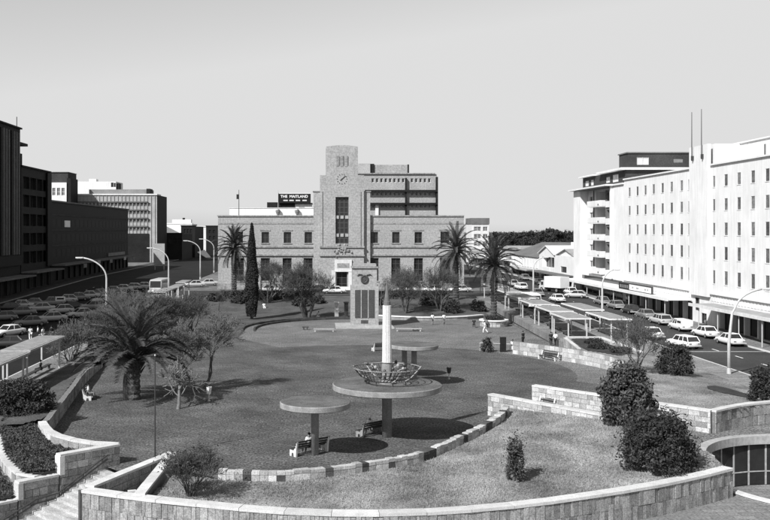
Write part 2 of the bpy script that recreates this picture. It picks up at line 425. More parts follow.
# plaza paving, polygon right round
I0 = on_wall1(0)
pl = [tuple(S0[:2]), tuple(I0[:2]), tuple(APEX[:2]), (-7.4, 55.2), tuple(BLOCK[0][:2])] + xy(BLOCK[1:]) + xy(W1) + arc(COURT, CR, 180, 40, 22) + [(46, 62), (46, 68), (38, 70.6)] + xy(W2B[::-1][1:]) + [(23.9, 69.9)] + xy(FARW[::-1][1:]) + \
     [(26, 110.9), (29.2, 112), (29.2, 114), (29.2, 152), (-22.6, 152), (-22.6, 98)] + xy(WALL_L[::-1][1:])
flat_poly('plaza_paving', pl, 0.0, M_pave)
flat_poly('light_path', arc((5, 96), 20.5, -22, 118, 26) + [(-10.4, 124), (-10.4, 140), (-6, 149), (4, 152), (29, 152), (29, 113), (26, 110.8), (22.3, 108.4), (25.0, 104.6), (27.5, 100.5), (29.2, 95.6), (29.4, 90), (28.7, 84)], .006, M_pave2)
flat_poly('court_path', [(19.9, 63.9), (21.9, 60.9), (23.8, 57.6)] + arc(COURT, CR + .5, 178, 62, 16) + [(40, 64), (40, 69), (33.2, 69.1), (30, 67.6), (27.3, 65.5), (23.7, 69.5), (20.5, 66)], .006, M_pave2)
# far garden between the plaza and the town hall
def far_z(x, y): return lerp(.0, zs(y), sm((y - 151) / 26)) + .012
field('far_garden', [(-24, 148), (-23, 176.5), (28, 176.5), (28.6, 151), (24, 150), (6, 152.5), (-8, 150), (-11.5, 141), (-11.5, 130), (-23, 126)], far_z, 1.0, M_lawn2)
field('left_lawn', [(-21.5, 84), (-22.2, 98), (-22.8, 126), (-24.6, 126), (-24.6, 62), (-22.8, 64), (-20, 64), (-19.0, 66), (-20.0, 74)], lambda x, y: lerp(1.0, zs(y) + .14, sm((-19.5 - x) / 5)) if y < 97 else lerp(.02, zs(y) + .14, sm((-22.4 - x) / 2)) + (1 - sm((y - 97) / 4)) * .4, .25, M_lawn2)
# right lawn, raised behind the stone walls
RL = [(27.9, 101.2), (28.6, 106), (29.3, 111.7), (33, 111.7), (33.4, 99), (36.6, 97), (36.6, 71), (33.2, 69.5), (27.3, 65.9), (24.0, 70), (26.7, 76), (29.1, 84), (29.8, 90), (29.6, 95.7)]
flat_poly('shelter_forecourt', [(22.4, 108.5), (25.1, 104.7), (27.6, 100.7), (28.4, 106), (29.1, 112), (29.15, 113.9), (26, 111)], .0, M_pave2)
def rl_z(x, y): return lerp(1.35, zs(y) + .12, sm((x - 31.5) / 4.5)) + .05 * noise.noise((x * .3, y * .3, 0))
field('right_lawn', RL, rl_z, .3, M_lawn)
field('lawn_shade_sheet', [(28.6, 104), (29.6, 111.2), (32.6, 111.2), (32.9, 99.5), (30.6, 96), (28.5, 100.6)], lambda x, y: rl_z(x, y) + .03, .3, M_soil)  # dark sheet standing in for shade on this part of the lawn
field('shrub_soil', [(32.8 + 1.6 * math.cos(t * .35), 75.4 + 2.6 * math.sin(t * .35)) for t in range(18)], lambda x, y: rl_z(x, y) + .03, .15, M_soil)
# front lawn
FL = xy(BLOCK) + [(14.4, 71.2)] + [(p.x - .1, p.y) for p in W1[1:]] + xy(FRONT[::-1][:-2]) + [(-9.0, 49), (-8.4, 54.5)]
def fl_z(x, y): return lawn_z(x, y) - .02 + .05 * noise.noise((x * .35, y * .35, 2.2))
field('front_lawn', FL, fl_z, .22, M_lawn)
g = MB(); rnd = random.Random(3); k = 0
while k < 52000:
    x, y = rnd.uniform(-9, 24), rnd.uniform(45.5, 72)
    if noise.noise((x * .4, y * .4, 5)) + rnd.uniform(-.5, .5) < -.1 or not inside(FL, x, y): k += .2; continue
    z = fl_z(x, y); a = rnd.uniform(0, 6.28); h = rnd.uniform(.05, .13); wd = rnd.uniform(.012, .03); ln = rnd.uniform(-.06, .06), rnd.uniform(-.06, .06)
    n = len(g.v); g.v += [(x - wd * math.cos(a), y - wd * math.sin(a), z), (x + wd * math.cos(a), y + wd * math.sin(a), z), (x + ln[0], y + ln[1], z + h)]; g.f.append((n, n + 1, n + 2)); k += 1
go = tag(g.build('grass', M_grass), 'short dry grass of the lawn behind the long curved front wall', 'grass'); go['kind'] = 'stuff'

# streets and pavements
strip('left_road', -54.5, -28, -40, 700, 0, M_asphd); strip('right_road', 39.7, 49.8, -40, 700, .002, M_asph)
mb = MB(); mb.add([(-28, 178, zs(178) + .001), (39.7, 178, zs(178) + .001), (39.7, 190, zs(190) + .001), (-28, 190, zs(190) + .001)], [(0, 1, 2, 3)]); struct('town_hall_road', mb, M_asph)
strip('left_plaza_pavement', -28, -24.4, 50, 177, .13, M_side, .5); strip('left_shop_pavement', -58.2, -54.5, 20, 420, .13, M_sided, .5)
strip('right_plaza_pavement', 36.6, 39.7, 60, 112, .13, M_side, .5); strip('shelter_pavement', 29.2, 39.7, 112, 138, .13, M_side, .9); strip('far_shelter_pavement', 29.2, 33.3, 138, 177, .131, M_side, .9); strip('bus_bay', 33.3, 39.7, 138, 178, .003, M_asph)
strip('link_pavement', 33.6, 36.6, 97, 112, .131, M_side, .9)
strip('right_shop_pavement', 49.8, 53.7, 20, 420, .13, M_side, .5)
for nm, x in (('left_kerb', -28.06), ('right_plaza_kerb', 39.76), ('right_shop_kerb', 49.74), ('left_shop_kerb', -54.44)):
    strip(nm, x - .1, x + .1, 30, 176 if 'plaza' in nm or nm == 'left_kerb' else 420, .15, M_cope if 'left_shop' not in nm else M_conc, .5)  # left shop kerb in darker concrete, part of the painted street shade
mb = MB(); y = 88
while y < 240: mb.box(44.65, 44.8, y, y + 1.8, zs(y) + .006, zs(y) + .012); y += 6
struct('lane_dashes', mb, M_paint)
mb = MB(); mb.add([(39.9, 105.4, .606), (49.6, 105.4, .606), (49.6, 105.6, .606), (39.9, 105.6, .606)], [(0, 1, 2, 3)]); struct('stop_line', mb, M_paint)
mb = MB(); y = 96
while y < 200:
    for x in (-35.5, -47): mb.box(x, x + .12, y, y + 2, zs(y) + .02, zs(y) + .026)
    y += 6
struct('left_lane_dashes', mb, M_paint)

# lower terrace outside the front wall and the sunken court
te = arc(COURT, CR, 180, 300, 18) + [(46, 50), (46, -20), (-12.4, -20), (-12.4, 50.0)] + [(p.x, p.y - .1) for p in FRONT[1:]]
flat_poly('lower_terrace', te, -1.3, M_side)
mb = MB(); mb.lathe([(CR + 1.2, -3.4), (CR + 1.2, -3.3)], 40, (COURT[0], COURT[1], 0)); struct('court_floor', mb, M_side)
mb = MB(); ca = arc(COURT, CR, 170, 320, 30)
for (a, b), (c, d) in zip(ca, ca[1:]):
    v = [Vector((a, b, 0)), Vector((c, d, 0))]; o_ = [p + (p - Vector((*COURT, 0))).normalized() * .3 for p in v]
    mb.hexa([(p.x, p.y, -3.4) for p in (v[0], v[1], o_[1], o_[0])], [(p.x, p.y, -1.2) for p in (v[0], v[1], o_[1], o_[0])])
struct('court_wall', mb, M_conc)
mb = MB()
for (a, b), (c, d) in zip(ca, ca[1:]):
    v = [Vector((a, b, 0)), Vector((c, d, 0))]; C_ = Vector((*COURT, 0)); q = [v[0] - (v[0] - C_).normalized() * .06, v[1] - (v[1] - C_).normalized() * .06, v[1] + (v[1] - C_).normalized() * .36, v[0] + (v[0] - C_).normalized() * .36]
    mb.hexa([(p.x, p.y, -1.2) for p in q], [(p.x, p.y, -1.08) for p in q])
struct('court_kerb', mb, M_concl)
# glazed front of the rooms under the plaza, with its rim
gp = thing('curved_glass_front', 'curved dark glass front with pale mullions sunk below the paving', 'shopfront', (COURT[0], COURT[1], -3.3))
mb = MB(); ra = arc(COURT, CR - .05, 186, 40, 40); rb = arc(COURT, CR + .55, 186, 40, 40)
for i in range(40):
    q = [ra[i], rb[i], rb[i + 1], ra[i + 1]]; mb.hexa([(p[0], p[1], -.46) for p in q][::-1], [(p[0], p[1], .1) for p in q][::-1])
mb.build('roof_rim', M_greyl, gp)
mb = MB(); ra = arc(COURT, CR + .55, 186, 40, 30)
rc = arc(COURT, CR + 2.4, 186, 40, 30)
for i in range(30): mb.hexa([(*ra[i], -.6), (*ra[i + 1], -.6), (*rc[i + 1], -.6), (*rc[i], -.6)][::-1], [(*ra[i], -.1), (*ra[i + 1], -.1), (*rc[i + 1], -.1), (*rc[i], -.1)][::-1])
mb.build('ceiling_slab', M_roofd, gp)
n = 14; ga = arc(COURT, CR + .25, 184, 44, n)
for i in range(n):
    a, b = Vector((*ga[i], 0)), Vector((*ga[i + 1], 0)); m_ = (a + b) / 2
    p = MB(); p.hexa([(a.x, a.y, -3.25), (b.x, b.y, -3.25), (b.x + .02, b.y + .02, -3.25), (a.x + .02, a.y + .02, -3.25)], [(a.x, a.y, -.45), (b.x, b.y, -.45), (b.x + .02, b.y + .02, -.45), (a.x + .02, a.y + .02, -.45)]); p.build('pane', M_glass, gp)
    q = MB(); q.obox((a.x, a.y, -1.86), .07, .12, 2.8, math.atan2(a.y - COURT[1], a.x - COURT[0])); q.build('mullion', M_greyl, gp)
    r = MB(); r.obox(((a.x + b.x) / 2, (a.y + b.y) / 2, -2.35), (b - a).length, .08, .07, math.atan2((b - a).y, (b - a).x)); r.build('transom', M_greyl, gp)

# ================================================================ WALLS AND STAIRS
def zw(path_z): return path_z
fw = thing('retaining_wall', 'long curved stone clad retaining wall with pale coping in front of the lawn', 'wall', FRONT[6] + Vector((0, 0, -1.3)))
stone_wall(fw, FRONT, -1.3, .24, .5, .3, .78, M_stoned, -1, (.15, .1), 2.3, upright=True)
p = MB(); p.obox((PIER.x - .1, PIER.y + .1, -.85), .5, .5, 2.2, rad(23)); p.build('end_pier', M_blockd, fw)
def w1z(p): return lerp(1.5, .3, sm((72 - p.y - 8) / 7))
w1 = thing('stone_wall', 'pale stone wall climbing from the block wall end towards the dense round bush', 'wall', W1[0])
stone_wall(w1, W1, 0, w1z, .45, .55, .4, M_stone, -1, (.13, .07), 1.7, both=True)
w2 = thing('stone_wall', 'pale stone screen wall behind the large leafy shrub, with coping turning a corner', 'wall', W2[0])
stone_wall(w2, W2, 0, 1.47, .45, .55, .4, M_stone, -1, (.13, .07), 1.7)
stone_wall(w2, W2B, 0, 1.46, .45, .5, .7, M_stoned, -1, (.13, .07), 1.7)
w3 = thing('stone_wall', 'rough pale stone retaining wall behind the white ended bench by the raised lawn', 'wall', FARW[0])
stone_wall(w3, FARW[:7], 0, 1.42, .4, .75, .5, M_stone, -1, (0, 0), 1.7)
w4 = thing('planter_wall', 'low pale planter wall with white coping at the corner by the bus shelters', 'wall', (29.2, 112, 0))
stone_wall(w4, [Vector((29.2, 112, 0)), Vector((31, 112, 0)), Vector((33.2, 112, 0))], 0, 1.42, .35, .9, .7, M_stone, -1, (.14, .06), 2)
stone_wall(w4, [Vector((33.3, 112, 0)), Vector((33.35, 106, 0)), Vector((33.5, 98.6, 0))], .5, 1.38, .35, .9, .7, M_stone, -1, (.14, .06), 2)
stone_wall(w4, [Vector((29.1, 111.8, 0)), Vector((28.5, 106.5, 0)), Vector((27.9, 101.5, 0))], 0, 1.36, .3, .9, .7, M_stone, -1, (.1, .05), 2)
# low wall of single blocks between plaza and front lawn
bw = thing('block_wall', 'low curving wall of light and dark concrete blocks edging the lawn', 'wall', BLOCK[0])
bp = resample(BLOCK, .47); bn = normals2(bp); rr = random.Random(11)
for i in range(len(bp) - 1):
    a, b = bp[i].lerp(bp[i + 1], .02), bp[i].lerp(bp[i + 1], .98); na, nb = bn[i], bn[i + 1]
    dark = rr.random() < .13; hh = .5 + rr.choice((0, 0, .02, .05)) ; th = .2 + rr.choice((0, .02)); ze = (lawn_z(a.x, a.y) + lawn_z(b.x, b.y)) / 2
    q = [a - na * th, b - nb * th, b + nb * th, a + na * th]; m_ = MB()
    m_.hexa([(p.x, p.y, -.05) for p in q], [(p.x, p.y, ze + hh * .62) for p in q]); m_.build('lower_block', M_blockd if dark else M_block, bw)
    m_ = MB(); th += .015; q = [a - na * th, b - nb * th, b + nb * th, a + na * th]
    m_.hexa([(p.x, p.y, ze + hh * .62 + .012) for p in q], [(p.x, p.y, ze + hh) for p in q]); m_.build('top_block', M_blockd if (dark and rr.random() < .6) else M_block, bw)
# V of two raking walls by the stair head
vw = thing('angled_planter', 'triangular planter of two converging stone walls beside the stair head', 'planter', APEX)
stone_wall(vw, [PIER + Vector((.15, .3, 0)), (PIER + APEX) / 2, APEX], -1.2, .34, .42, .7, .45, M_stoned, -1, (.13, .08), 2.2, both=True)
stone_wall(vw, [APEX + Vector((.02, -.45, 0)), (APEX + V2) / 2, V2 + Vector((0, .2, 0))], -1.0, .345, .42, .7, .45, M_stoned, -1, (.13, .08), 2.2)
mb = MB(); mb.prism([(-11.9, 50.9), (-9.3, 49.3), (-9.05, 56.6)], -.75, -.7); mb.build('planter_bed', M_soil, vw)
for x, y, s_ in ((-10.9, 50.9, .9), (-9.9, 51.5, .8), (-9.6, 53.4, .5), (-10.3, 52.6, .45)):
    mb = MB(); mb.obox((x, y, -.52), s_, s_ * .6, .3, .3); mb.build('slab', M_concl, vw)
# stairs
M_step = mat('worn_step_stone', .36, .9, .35, 1.2, 12, .25, .2, rnd=.15)
st = thing('stairs', 'broad pale stone steps going down beside the stone wall with handrail', 'stairs', S0)
for k in range(12):
    z = -.17 * (k + 1) + .17 * 0; t0, t1 = .46 * k, .46 * (k + 1) + .05
    a, b, c, d = S0 + U * t0 + NN * .1, on_wall1(t0), on_wall1(t1), S0 + U * t1 + NN * .1
    if k > 8: b, c = S0 + U * t0 + NN * 5, S0 + U * t1 + NN * 5
    mb = MB(); mb.hexa([(p.x, p.y, z - .5) for p in (a, b, c, d)][::-1], [(p.x, p.y, z) for p in (a, b, c, d)][::-1]); mb.build('step', M_step, st)
flat_poly('lower_path', [(-30, 20), (-12.3, 20), (-12.3, 50), (-16, 55), (-30, 55)], -2.1, M_side)
# stair wall: three steps of coping, handrail on brackets
sw = thing('stair_wall', 'stone stair wall with stepped coping and a slanting handrail', 'wall', F0)
segs = [((118, 58), 1.06), ((57, 16.5), -.05), ((15.5, -40), -1.0)]
def on_stairwall(px):
    d = U; k = (px - VX) / FOC; t = (k * F0.y - F0.x) / (U.x - k * U.y); return F0 + U * t
ends = []
for (a, b), zt in segs:
    pa, pb = on_stairwall(a), on_stairwall(b); ends.append((pa, pb, zt))
    stone_wall(sw, [pa, (pa + pb) / 2, pb], -2.6, zt, .42, .6, .42, M_stonem, 1, (.13, .07), 2.0)
for (pa, pb, zt), zn in zip(ends, (-.05, -1.0)):
    m_ = MB(); e = pb - U * .12; m_.obox((e.x, e.y, (zt + zn) / 2 + .03), .3, .6, zt - zn - .04, math.atan2(U.y, U.x)); m_.build('end_stone', M_cope, sw)
hr = [on_stairwall(104) + NN * .42 + Vector((0, 0, .72)), on_stairwall(54) + NN * .42 + Vector((0, 0, -.95)), on_stairwall(32) + NN * .42 + Vector((0, 0, -1.05)), on_stairwall(-12) + NN * .42 + Vector((0, 0, -2.05))]
for dz, nm in ((0, 'handrail'), (-.24, 'lower_rail')):
    mb = MB(); mb.tube([p + Vector((0, 0, dz)) for p in hr], .045, 8); mb.build(nm, M_metald, sw)
for i in range(3):
    for t in (.1, .5, .9):
        p = hr[i].lerp(hr[i + 1], t); mb = MB(); mb.tube([p - NN * .3 - Vector((0, 0, .12)), p - Vector((0, 0, .26)), p], .02, 5); mb.build('bracket', M_metald, sw)
# left curved plaza wall and planting beds
lw = thing('curved_wall', 'curved stone wall round the plaza with its lit side to the hedge bed', 'wall', WALL_L[2] - Vector((0, 0, 1.2)))
wl = [Vector((p.x, p.y, 0)) for p in WALL_L]
def wlz(p): return 1.06 if p.y < 88 else lerp(1.06, .35, sm((p.y - 88) / 10))
stone_wall(lw, wl[:5], -.2, wlz, .4, .75, .55, M_stone, 1, (.13, .06), 1.7, both=True)
stone_wall(lw, wl[4:], -.2, lambda p: wlz(p) + .02, .36, .75, .55, M_stoned, -1, (0, 0), 1.7)
BED2 = [at(x, y, .1) for x, y in ((38, 476), (23, 475), (5, 458), (0, 439), (4, 424))]; b2 = [Vector((p.x, p.y, 0)) for p in BED2]
lb = thing('bed_wall', 'curved low stone wall between the two leafy hedge beds', 'wall', b2[2])
stone_wall(lb, b2, -1.3, .02, .4, .7, .45, M_stone, 1, (.13, .07), 1.6, both=True)
lb2 = thing('bed_wall', 'short straight wall between the hedge bed and the big dark shrub', 'wall', b2[-1])
stone_wall(lb2, [b2[-1] + Vector((.2, .2, 0)), (b2[-1] + wl[4]) / 2 + Vector((0, .2, 0)), wl[4] + Vector((-.3, .3, 0))], -.4, .62, .35, .7, .45, M_stone, -1, (.12, .06), 1.6)
BEDA = xy(wl[:5]) + xy(b2[::-1]) + xy([on_stairwall(58)])
def beda_z(x, y): return .25 + .3 * sm((y - 55) / 8)
field('hedge_bed_soil', BEDA, beda_z, .25, M_soil)
BEDB = xy(b2) + [(-26, 67), (-26, 45), (-19, 50.8)] + xy([on_stairwall(18)])
field('lower_bed_soil', BEDB, lambda x, y: -.75, .3, M_soil)
field('shrub_bed', [(-19, 64.4), (-18.8, 67), (-20, 75), (-21.6, 86), (-24.6, 86), (-28, 70), (-28, 66), (-23, 68.5)], lambda x, y: .75, .3, M_soil)

# ================================================================ BUILDINGS
def brickwall_mat(name, v, size, joint=.9):
    m = paving_mat(name, v, size, 0.0, .16, joint, 1.03, .97, 3.2, .2)
    for n_ in m.node_tree.nodes:
        if n_.type == 'MAPPING' and n_.outputs[0].links and n_.outputs[0].links[0].to_node.type == 'TEX_BRICK': n_.inputs['Rotation'].default_value = (rad(90), 0, 0)
    return m
M_town = brickwall_mat('town_hall_ashlar', .31, 1.1)
class Fac:
    """A facade plane: origin, heading; u runs along it, w goes inwards, z up."""
    def __init__(s, o, th): s.o = Vector((o[0], o[1], 0)); s.th = th; s.u = Vector((math.cos(th), math.sin(th), 0)); s.w = Vector((-math.sin(th), math.cos(th), 0))
    def p(s, u, w_, z): return s.o + s.u * u + s.w * w_ + Vector((0, 0, z))
    def wall(s, mb, u0, u1, z0, z1, ops=(), depth=.3):
        us = sorted({u0, u1} | {v for o in ops for v in o[:2]}); zz = sorted({z0, z1} | {v for o in ops for v in o[2:4]})
        for a, b in zip(us, us[1:]):
            for c, d in zip(zz, zz[1:]):
                mu, mz = (a + b) / 2, (c + d) / 2
                if any(o[0] < mu < o[1] and o[2] < mz < o[3] for o in ops): continue
                mb.add([s.p(a, 0, c), s.p(b, 0, c), s.p(b, 0, d), s.p(a, 0, d)], [(0, 1, 2, 3)])
        for o in ops:
            a, b, c, d = o[:4]; dp = o[4] if len(o) > 4 else depth
            for q in (((a, c), (a, d)), ((b, d), (b, c)), ((a, d), (b, d)), ((b, c), (a, c))):
                (e, f), (g_, h) = q; mb.add([s.p(e, 0, f), s.p(g_, 0, h), s.p(g_, dp, h), s.p(e, dp, f)], [(0, 1, 2, 3)])
    def box(s, mb, u0, u1, w0, w1, z0, z1):
        mb.hexa([s.p(u0, w0, z0), s.p(u1, w0, z0), s.p(u1, w1, z0), s.p(u0, w1, z0)], [s.p(u0, w0, z1), s.p(u1, w0, z1), s.p(u1, w1, z1), s.p(u0, w1, z1)])
    def part(s, name, m, parent, *b):
        mb = MB(); s.box(mb, *b); return mb.build(name, m, parent)
    def shell(s, mb, u0, u1, w1, z0, z1, w0=0.0):
        """sides, back and roof of a block whose front is built with wall()"""
        A, B, C, D = s.p(u0, w0, 0), s.p(u1, w0, 0), s.p(u1, w1, 0), s.p(u0, w1, 0); Z = lambda p, z: (p.x, p.y, z)
        for a, b in ((B, C), (C, D), (D, A)): mb.add([Z(a, z0), Z(b, z0), Z(b, z1), Z(a, z1)], [(0, 1, 2, 3)])
        mb.add([Z(A, z1 - .02), Z(B, z1 - .02), Z(C, z1 - .02), Z(D, z1 - .02)], [(0, 1, 2, 3)])
    def window(s, parent, op, depth=.3, nx=1, nz=1, glass=None, frame=None, bar=.06, name='window'):
        a, b, c, d = op[:4]; w_, h = b - a, d - c; dp = op[4] if len(op) > 4 else depth
        gm = glass or M_glass; fm = frame
        k = (round(w_, 2), round(h, 2), nx, nz, gm.name, fm.name if fm else '', bar)
        if k not in WIN:
            mb = MB(); mb.box(0, w_, -.02, .03, 0, h); me = mb.mesh(name); me.materials.append(gm); fe = None
            if fm:
                mb = MB()
                for i in range(nx + 1):
                    x = min(max(w_ * i / nx, bar / 2), w_ - bar / 2); mb.box(x - bar / 2, x + bar / 2, -.1, -.02, 0, h)
                for i in range(nz + 1):
                    z = min(max(h * i / nz, bar / 2), h - bar / 2); mb.box(0, w_, -.095, -.02, z - bar / 2, z + bar / 2)
                fe = mb.mesh('frame'); fe.materials.append(fm)
            WIN[k] = (me, fe)
        me, fe = WIN[k]; p = s.p(a, dp - .02, c) - wloc(parent)
        o = link(name, me, parent, None, p, s.th)
        if fe: link('frame', fe, o)
        return o
WIN = {}
def block(name, label, cat, fac, u0, u1, dep, z0, z1, m, ops=(), wins=None, depth=.3, parapet=.0, group=None, roof=None):
    t = thing(name, label, cat, fac.p((u0 + u1) / 2, 0, z0), group=group); mb = MB()
    fac.wall(mb, u0, u1, z0, z1, ops, depth); fac.shell(mb, u0, u1, dep, z0, z1); mb.build('wall', m, t)
    for o in ops: fac.window(t, o, depth, **(wins or {}))
    if parapet: fac.part('parapet', roof or m, t, u0 - .12, u1 + .12, -.12, .5, z1, z1 + parapet)
    return t
# ---- town hall
TD, TS = 194.6, 194.6 / FOC
TX = lambda px: (px - VX) * TS
TZ = lambda py: CAM_H - (py - VY) * TS
tb = zs(194) - .1
th = thing('town_hall', 'large symmetrical pale stone town hall with a tall central clock tower', 'town hall', (TX(341.5), TD, tb))
f = Fac((0, TD), 0)
up = [(TX(a), TX(a + 7.4), TZ(243), TZ(232)) for a in (261.6, 283.7, 305.6 - 1, 370.6, 392.2, 414.6)] + [(TX(234), TX(243), TZ(243), TZ(231.5)), (TX(440.5), TX(449.5), TZ(243), TZ(231.5))]
lo = [(TX(a), TX(a + 9), TZ(281), TZ(258)) for a in (260.8, 282.6, 303.6, 369.6, 391.3, 414)] + [(TX(233), TX(244), TZ(281), TZ(258)), (TX(440), TX(451), TZ(281), TZ(258))]
wl_ops = [o for o in up + lo if o[1] < TX(316)]; wr_ops = [o for o in up + lo if o[0] > TX(366)]
mb = MB(); f.wall(mb, TX(218), TX(313.5), tb, TZ(216.5), wl_ops, .45); f.wall(mb, TX(370), TX(464), tb, TZ(216.5), wr_ops, .45); f.shell(mb, TX(218), TX(464), 26, tb, TZ(217)); mb.build('wing_wall', M_town, th)
for o in wl_ops + wr_ops:
    big = o[3] - o[2] > 3; f.window(th, o, .45, 2 if not big else 2, 2 if not big else 4, M_glass, M_framed, .12)
for o in up + lo:
    f.part('sill', M_townd, th, o[0] - .15, o[1] + .15, -.14, .1, o[2] - .2, o[2] - .01)
    f.part('lintel', M_townd, th, o[0] - .3, o[1] + .3, -.1, .05, o[3] + .25, o[3] + .5)
for a, b in ((218, 313.4), (370.1, 464)):
    f.part('parapet_cap', M_townd, th, TX(a) - .15, TX(b) + .02, -.2, .8, TZ(216.5), TZ(215.2))
    f.part('string_course', M_townd, th, TX(a) - .1, TX(b), -.22, .05, TZ(247.6), TZ(246))
    f.part('string_course', M_townd, th, TX(a) - .1, TX(b), -.3, .05, TZ(255.8), TZ(254.2))
    f.part('frieze_band', M_townd, th, TX(a), TX(b) - .02, -.06, .03, TZ(224), TZ(222.8))
    f.part('plinth', M_townd, th, TX(a) - .1, TX(b), -.3, .05, tb, TZ(283.5))
f2 = Fac((0, TD - .8), 0); mb = MB()
f2.wall(mb, TX(313.5), TX(370), tb, TZ(192), [(TX(322), TX(361.5), tb - 1, TZ(193))]); f2.shell(mb, TX(313.5), TX(370), 14, tb, TZ(192)); mb.build('centre_block', M_town, th)
f2.part('block_cap', M_townd, th, TX(313.5) - .15, TX(370) + .15, -.15, 3, TZ(192), TZ(191))
f3 = Fac((0, TD - 1.5), 0); mb = MB()
tw = (TX(335.4), TX(348.4), TZ(243.5), TZ(197.2)); dr = (TX(336.6), TX(347), tb, TZ(271.5))
f3.wall(mb, TX(320), TX(363.6), tb, TZ(175.5), [tw, dr], .6); f3.shell(mb, TX(320), TX(363.6), 9, tb, TZ(175.5)); mb.build('tower_shaft', M_town, th)
f3.window(th, tw, .6, 3, 9, M_glass, M_framed, .2, 'tower_window'); f3.window(th, dr, .6, 2, 3, M_glass, M_framed, .12, 'doorway')
for zc in (217.3, 235.3):
    for u_ in (337.2, 341.9, 346.6):
        f3.part('spandrel_panel', M_greyl, th, TX(u_) - .32, TX(u_) + .32, .3, .5, TZ(zc) - .3, TZ(zc) + .35)
for px in (322.8, 360.8): f3.part('shadow_groove', M_framed, th, TX(px) - .07, TX(px) + .07, -.012, .05, TZ(246), TZ(192))
f4 = Fac((0, TD - 1.35), 0); n = 12
pr = [(TX(lerp(326, 357.6, i / n)), TZ(147.2 - 1.6 * math.sin(math.pi * i / n))) for i in range(n + 1)]
mb = MB(); front = [(TX(326), TZ(175.5)), (TX(357.6), TZ(175.5))] + pr[::-1]
k = len(front); y0, y1 = TD - 1.35, TD + 6.3
mb.add([(x, y0, z) for x, z in front] + [(x, y1, z) for x, z in front], [tuple(range(k)), tuple(range(k, 2 * k))[::-1]] + [(i, k + i, k + (i + 1) % k, (i + 1) % k) for i in range(k)])
mb.build('tower_top', M_town, th)
for i, px in enumerate((337.6, 341.8, 346)):
    f4.part('belfry_slot', M_townd, th, TX(px) - .26, TX(px) + .26, -.06, .1, TZ(167), TZ(156)); f4.part('louvre', M_mid, th, TX(px) + .28, TX(px) + .48, -.03, .1, TZ(166), TZ(157))
ck = thing('tower_clock', 'round clock on the town hall tower with dark hands', 'clock', (TX(341.8), TD - 1.53, TZ(179.3)))
mb = MB(); c = Vector((TX(341.8), TD - 1.53, TZ(179.3)))
for h_ in range(12):
    a = rad(30 * h_); mb = MB(); mb.obox(c + Vector((math.sin(a) * .98, 0, math.cos(a) * .98)), .14, .08, .16); mb.build('hour_mark', M_framed, ck)
for a, l_, w_ in ((rad(48), .95, .16), (rad(228), .5, .2)):
    d = Vector((math.sin(a), 0, math.cos(a))); e = d.cross(Vector((0, 1, 0))); y = Vector((0, -.06, 0)); mb = MB()
    q = [c - e * w_ * .6, c + e * w_ * .6, c + d * l_ + e * w_ * .35, c + d * l_ - e * w_ * .35]
    mb.hexa([p + y * .2 for p in q], [p + y for p in q]); mb.build('clock_hand', M_framed, ck)
f3.part('door_panel', M_concl, th, TX(334.5), TX(351.5), -.3, .05, TZ(270.5), TZ(259.5))
f3.part('panel_inset', M_townd, th, TX(337), TX(349), -.34, -.3, TZ(267.5), TZ(263))
f3.part('door_jamb', M_concl, th, TX(331.5), TX(335.3), -.4, .05, tb, TZ(271.5)); f3.part('door_jamb', M_concl, th, TX(348.2), TX(352), -.4, .05, tb, TZ(271.5))
f3.part('door_lintel', M_concl, th, TX(331.5), TX(352), -.45, .05, TZ(271.4), TZ(270.3))
f3.part('string_course', M_townd, th, TX(320) - .1, TX(363.6) + .1, -.25, .05, TZ(247.6), TZ(246)); f3.part('string_course', M_townd, th, TX(320) - .1, TX(363.6) + .1, -.3, .05, TZ(256), TZ(254.4))
mb = MB(); rr = random.Random(5)
for i in range(26):
    mb.ell((TX(341.8) + rr.gauss(0, .9), TD - 1.62, TZ(250) + rr.gauss(0, .45)), (rr.uniform(.15, .4), .18, rr.uniform(.12, .35)), 7, 5)
mb.build('carved_arms', M_townd, th, True)
for i in range(4):
    f3.part('entrance_step', M_concl, th, TX(330) - .3 * (3 - i), TX(354) + .3 * (3 - i), -2.6 + .5 * i, -.45, tb + .1 + .15 * i, tb + .1 + .15 * (i + 1))
# roof structures behind the wings
f5 = Fac((0, TD + 7), 0); s5 = (TD + 7) / FOC; X5 = lambda p: (p - VX) * s5; Z5 = lambda p: CAM_H - (p - VY) * s5
t = block('roof_block', 'white plastered block standing on the town hall roof left of the tower', 'roof block', f5, X5(229.5), X5(314), 8, TZ(217), Z5(208.2), M_white)
f5.part('roof_cap', M_cope, t, X5(229.5) - .1, X5(314), -.1, .4, Z5(208.2), Z5(207.6))
for px in (278, 297.2):
    v_ = thing('roof_urn', 'dark shield shaped finial on the white block of the town hall roof', 'finial', (X5(px), TD + 6.6, Z5(215.5)), group='finials on the white roof block'); mb = MB()
    mb.lathe([(.12, 0), (.3, .35), (.5, .8), (.52, 1.15), (.3, 1.2)], 10, (X5(px), TD + 6.6, Z5(215.6))); mb.build('bowl', M_grey, v_); mb = MB(); mb.ell((X5(px) + .15, TD + 6.5, Z5(210.6)), (.3, .2, .3)); mb.build('knob', M_framed, v_)
fl = thing('flagpole', 'thin flagpole with a small dark flag on the town hall roof', 'flagpole', (TX(238.5), TD + 1, TZ(216)))
mb = MB(); mb.tube([(TX(238.5), TD + 1, TZ(216)), (TX(238.5), TD + 1, TZ(189.5))], [.09, .05], 6); mb.build('pole', M_framed, fl)
mb = MB(); mb.obox((TX(238.5) - .25, TD + 1, TZ(196.5)), .5, .04, 1.0); mb.build('flag', M_cld, fl)
fp = Fac((0, TD + 15), 0); sp = (TD + 15) / FOC
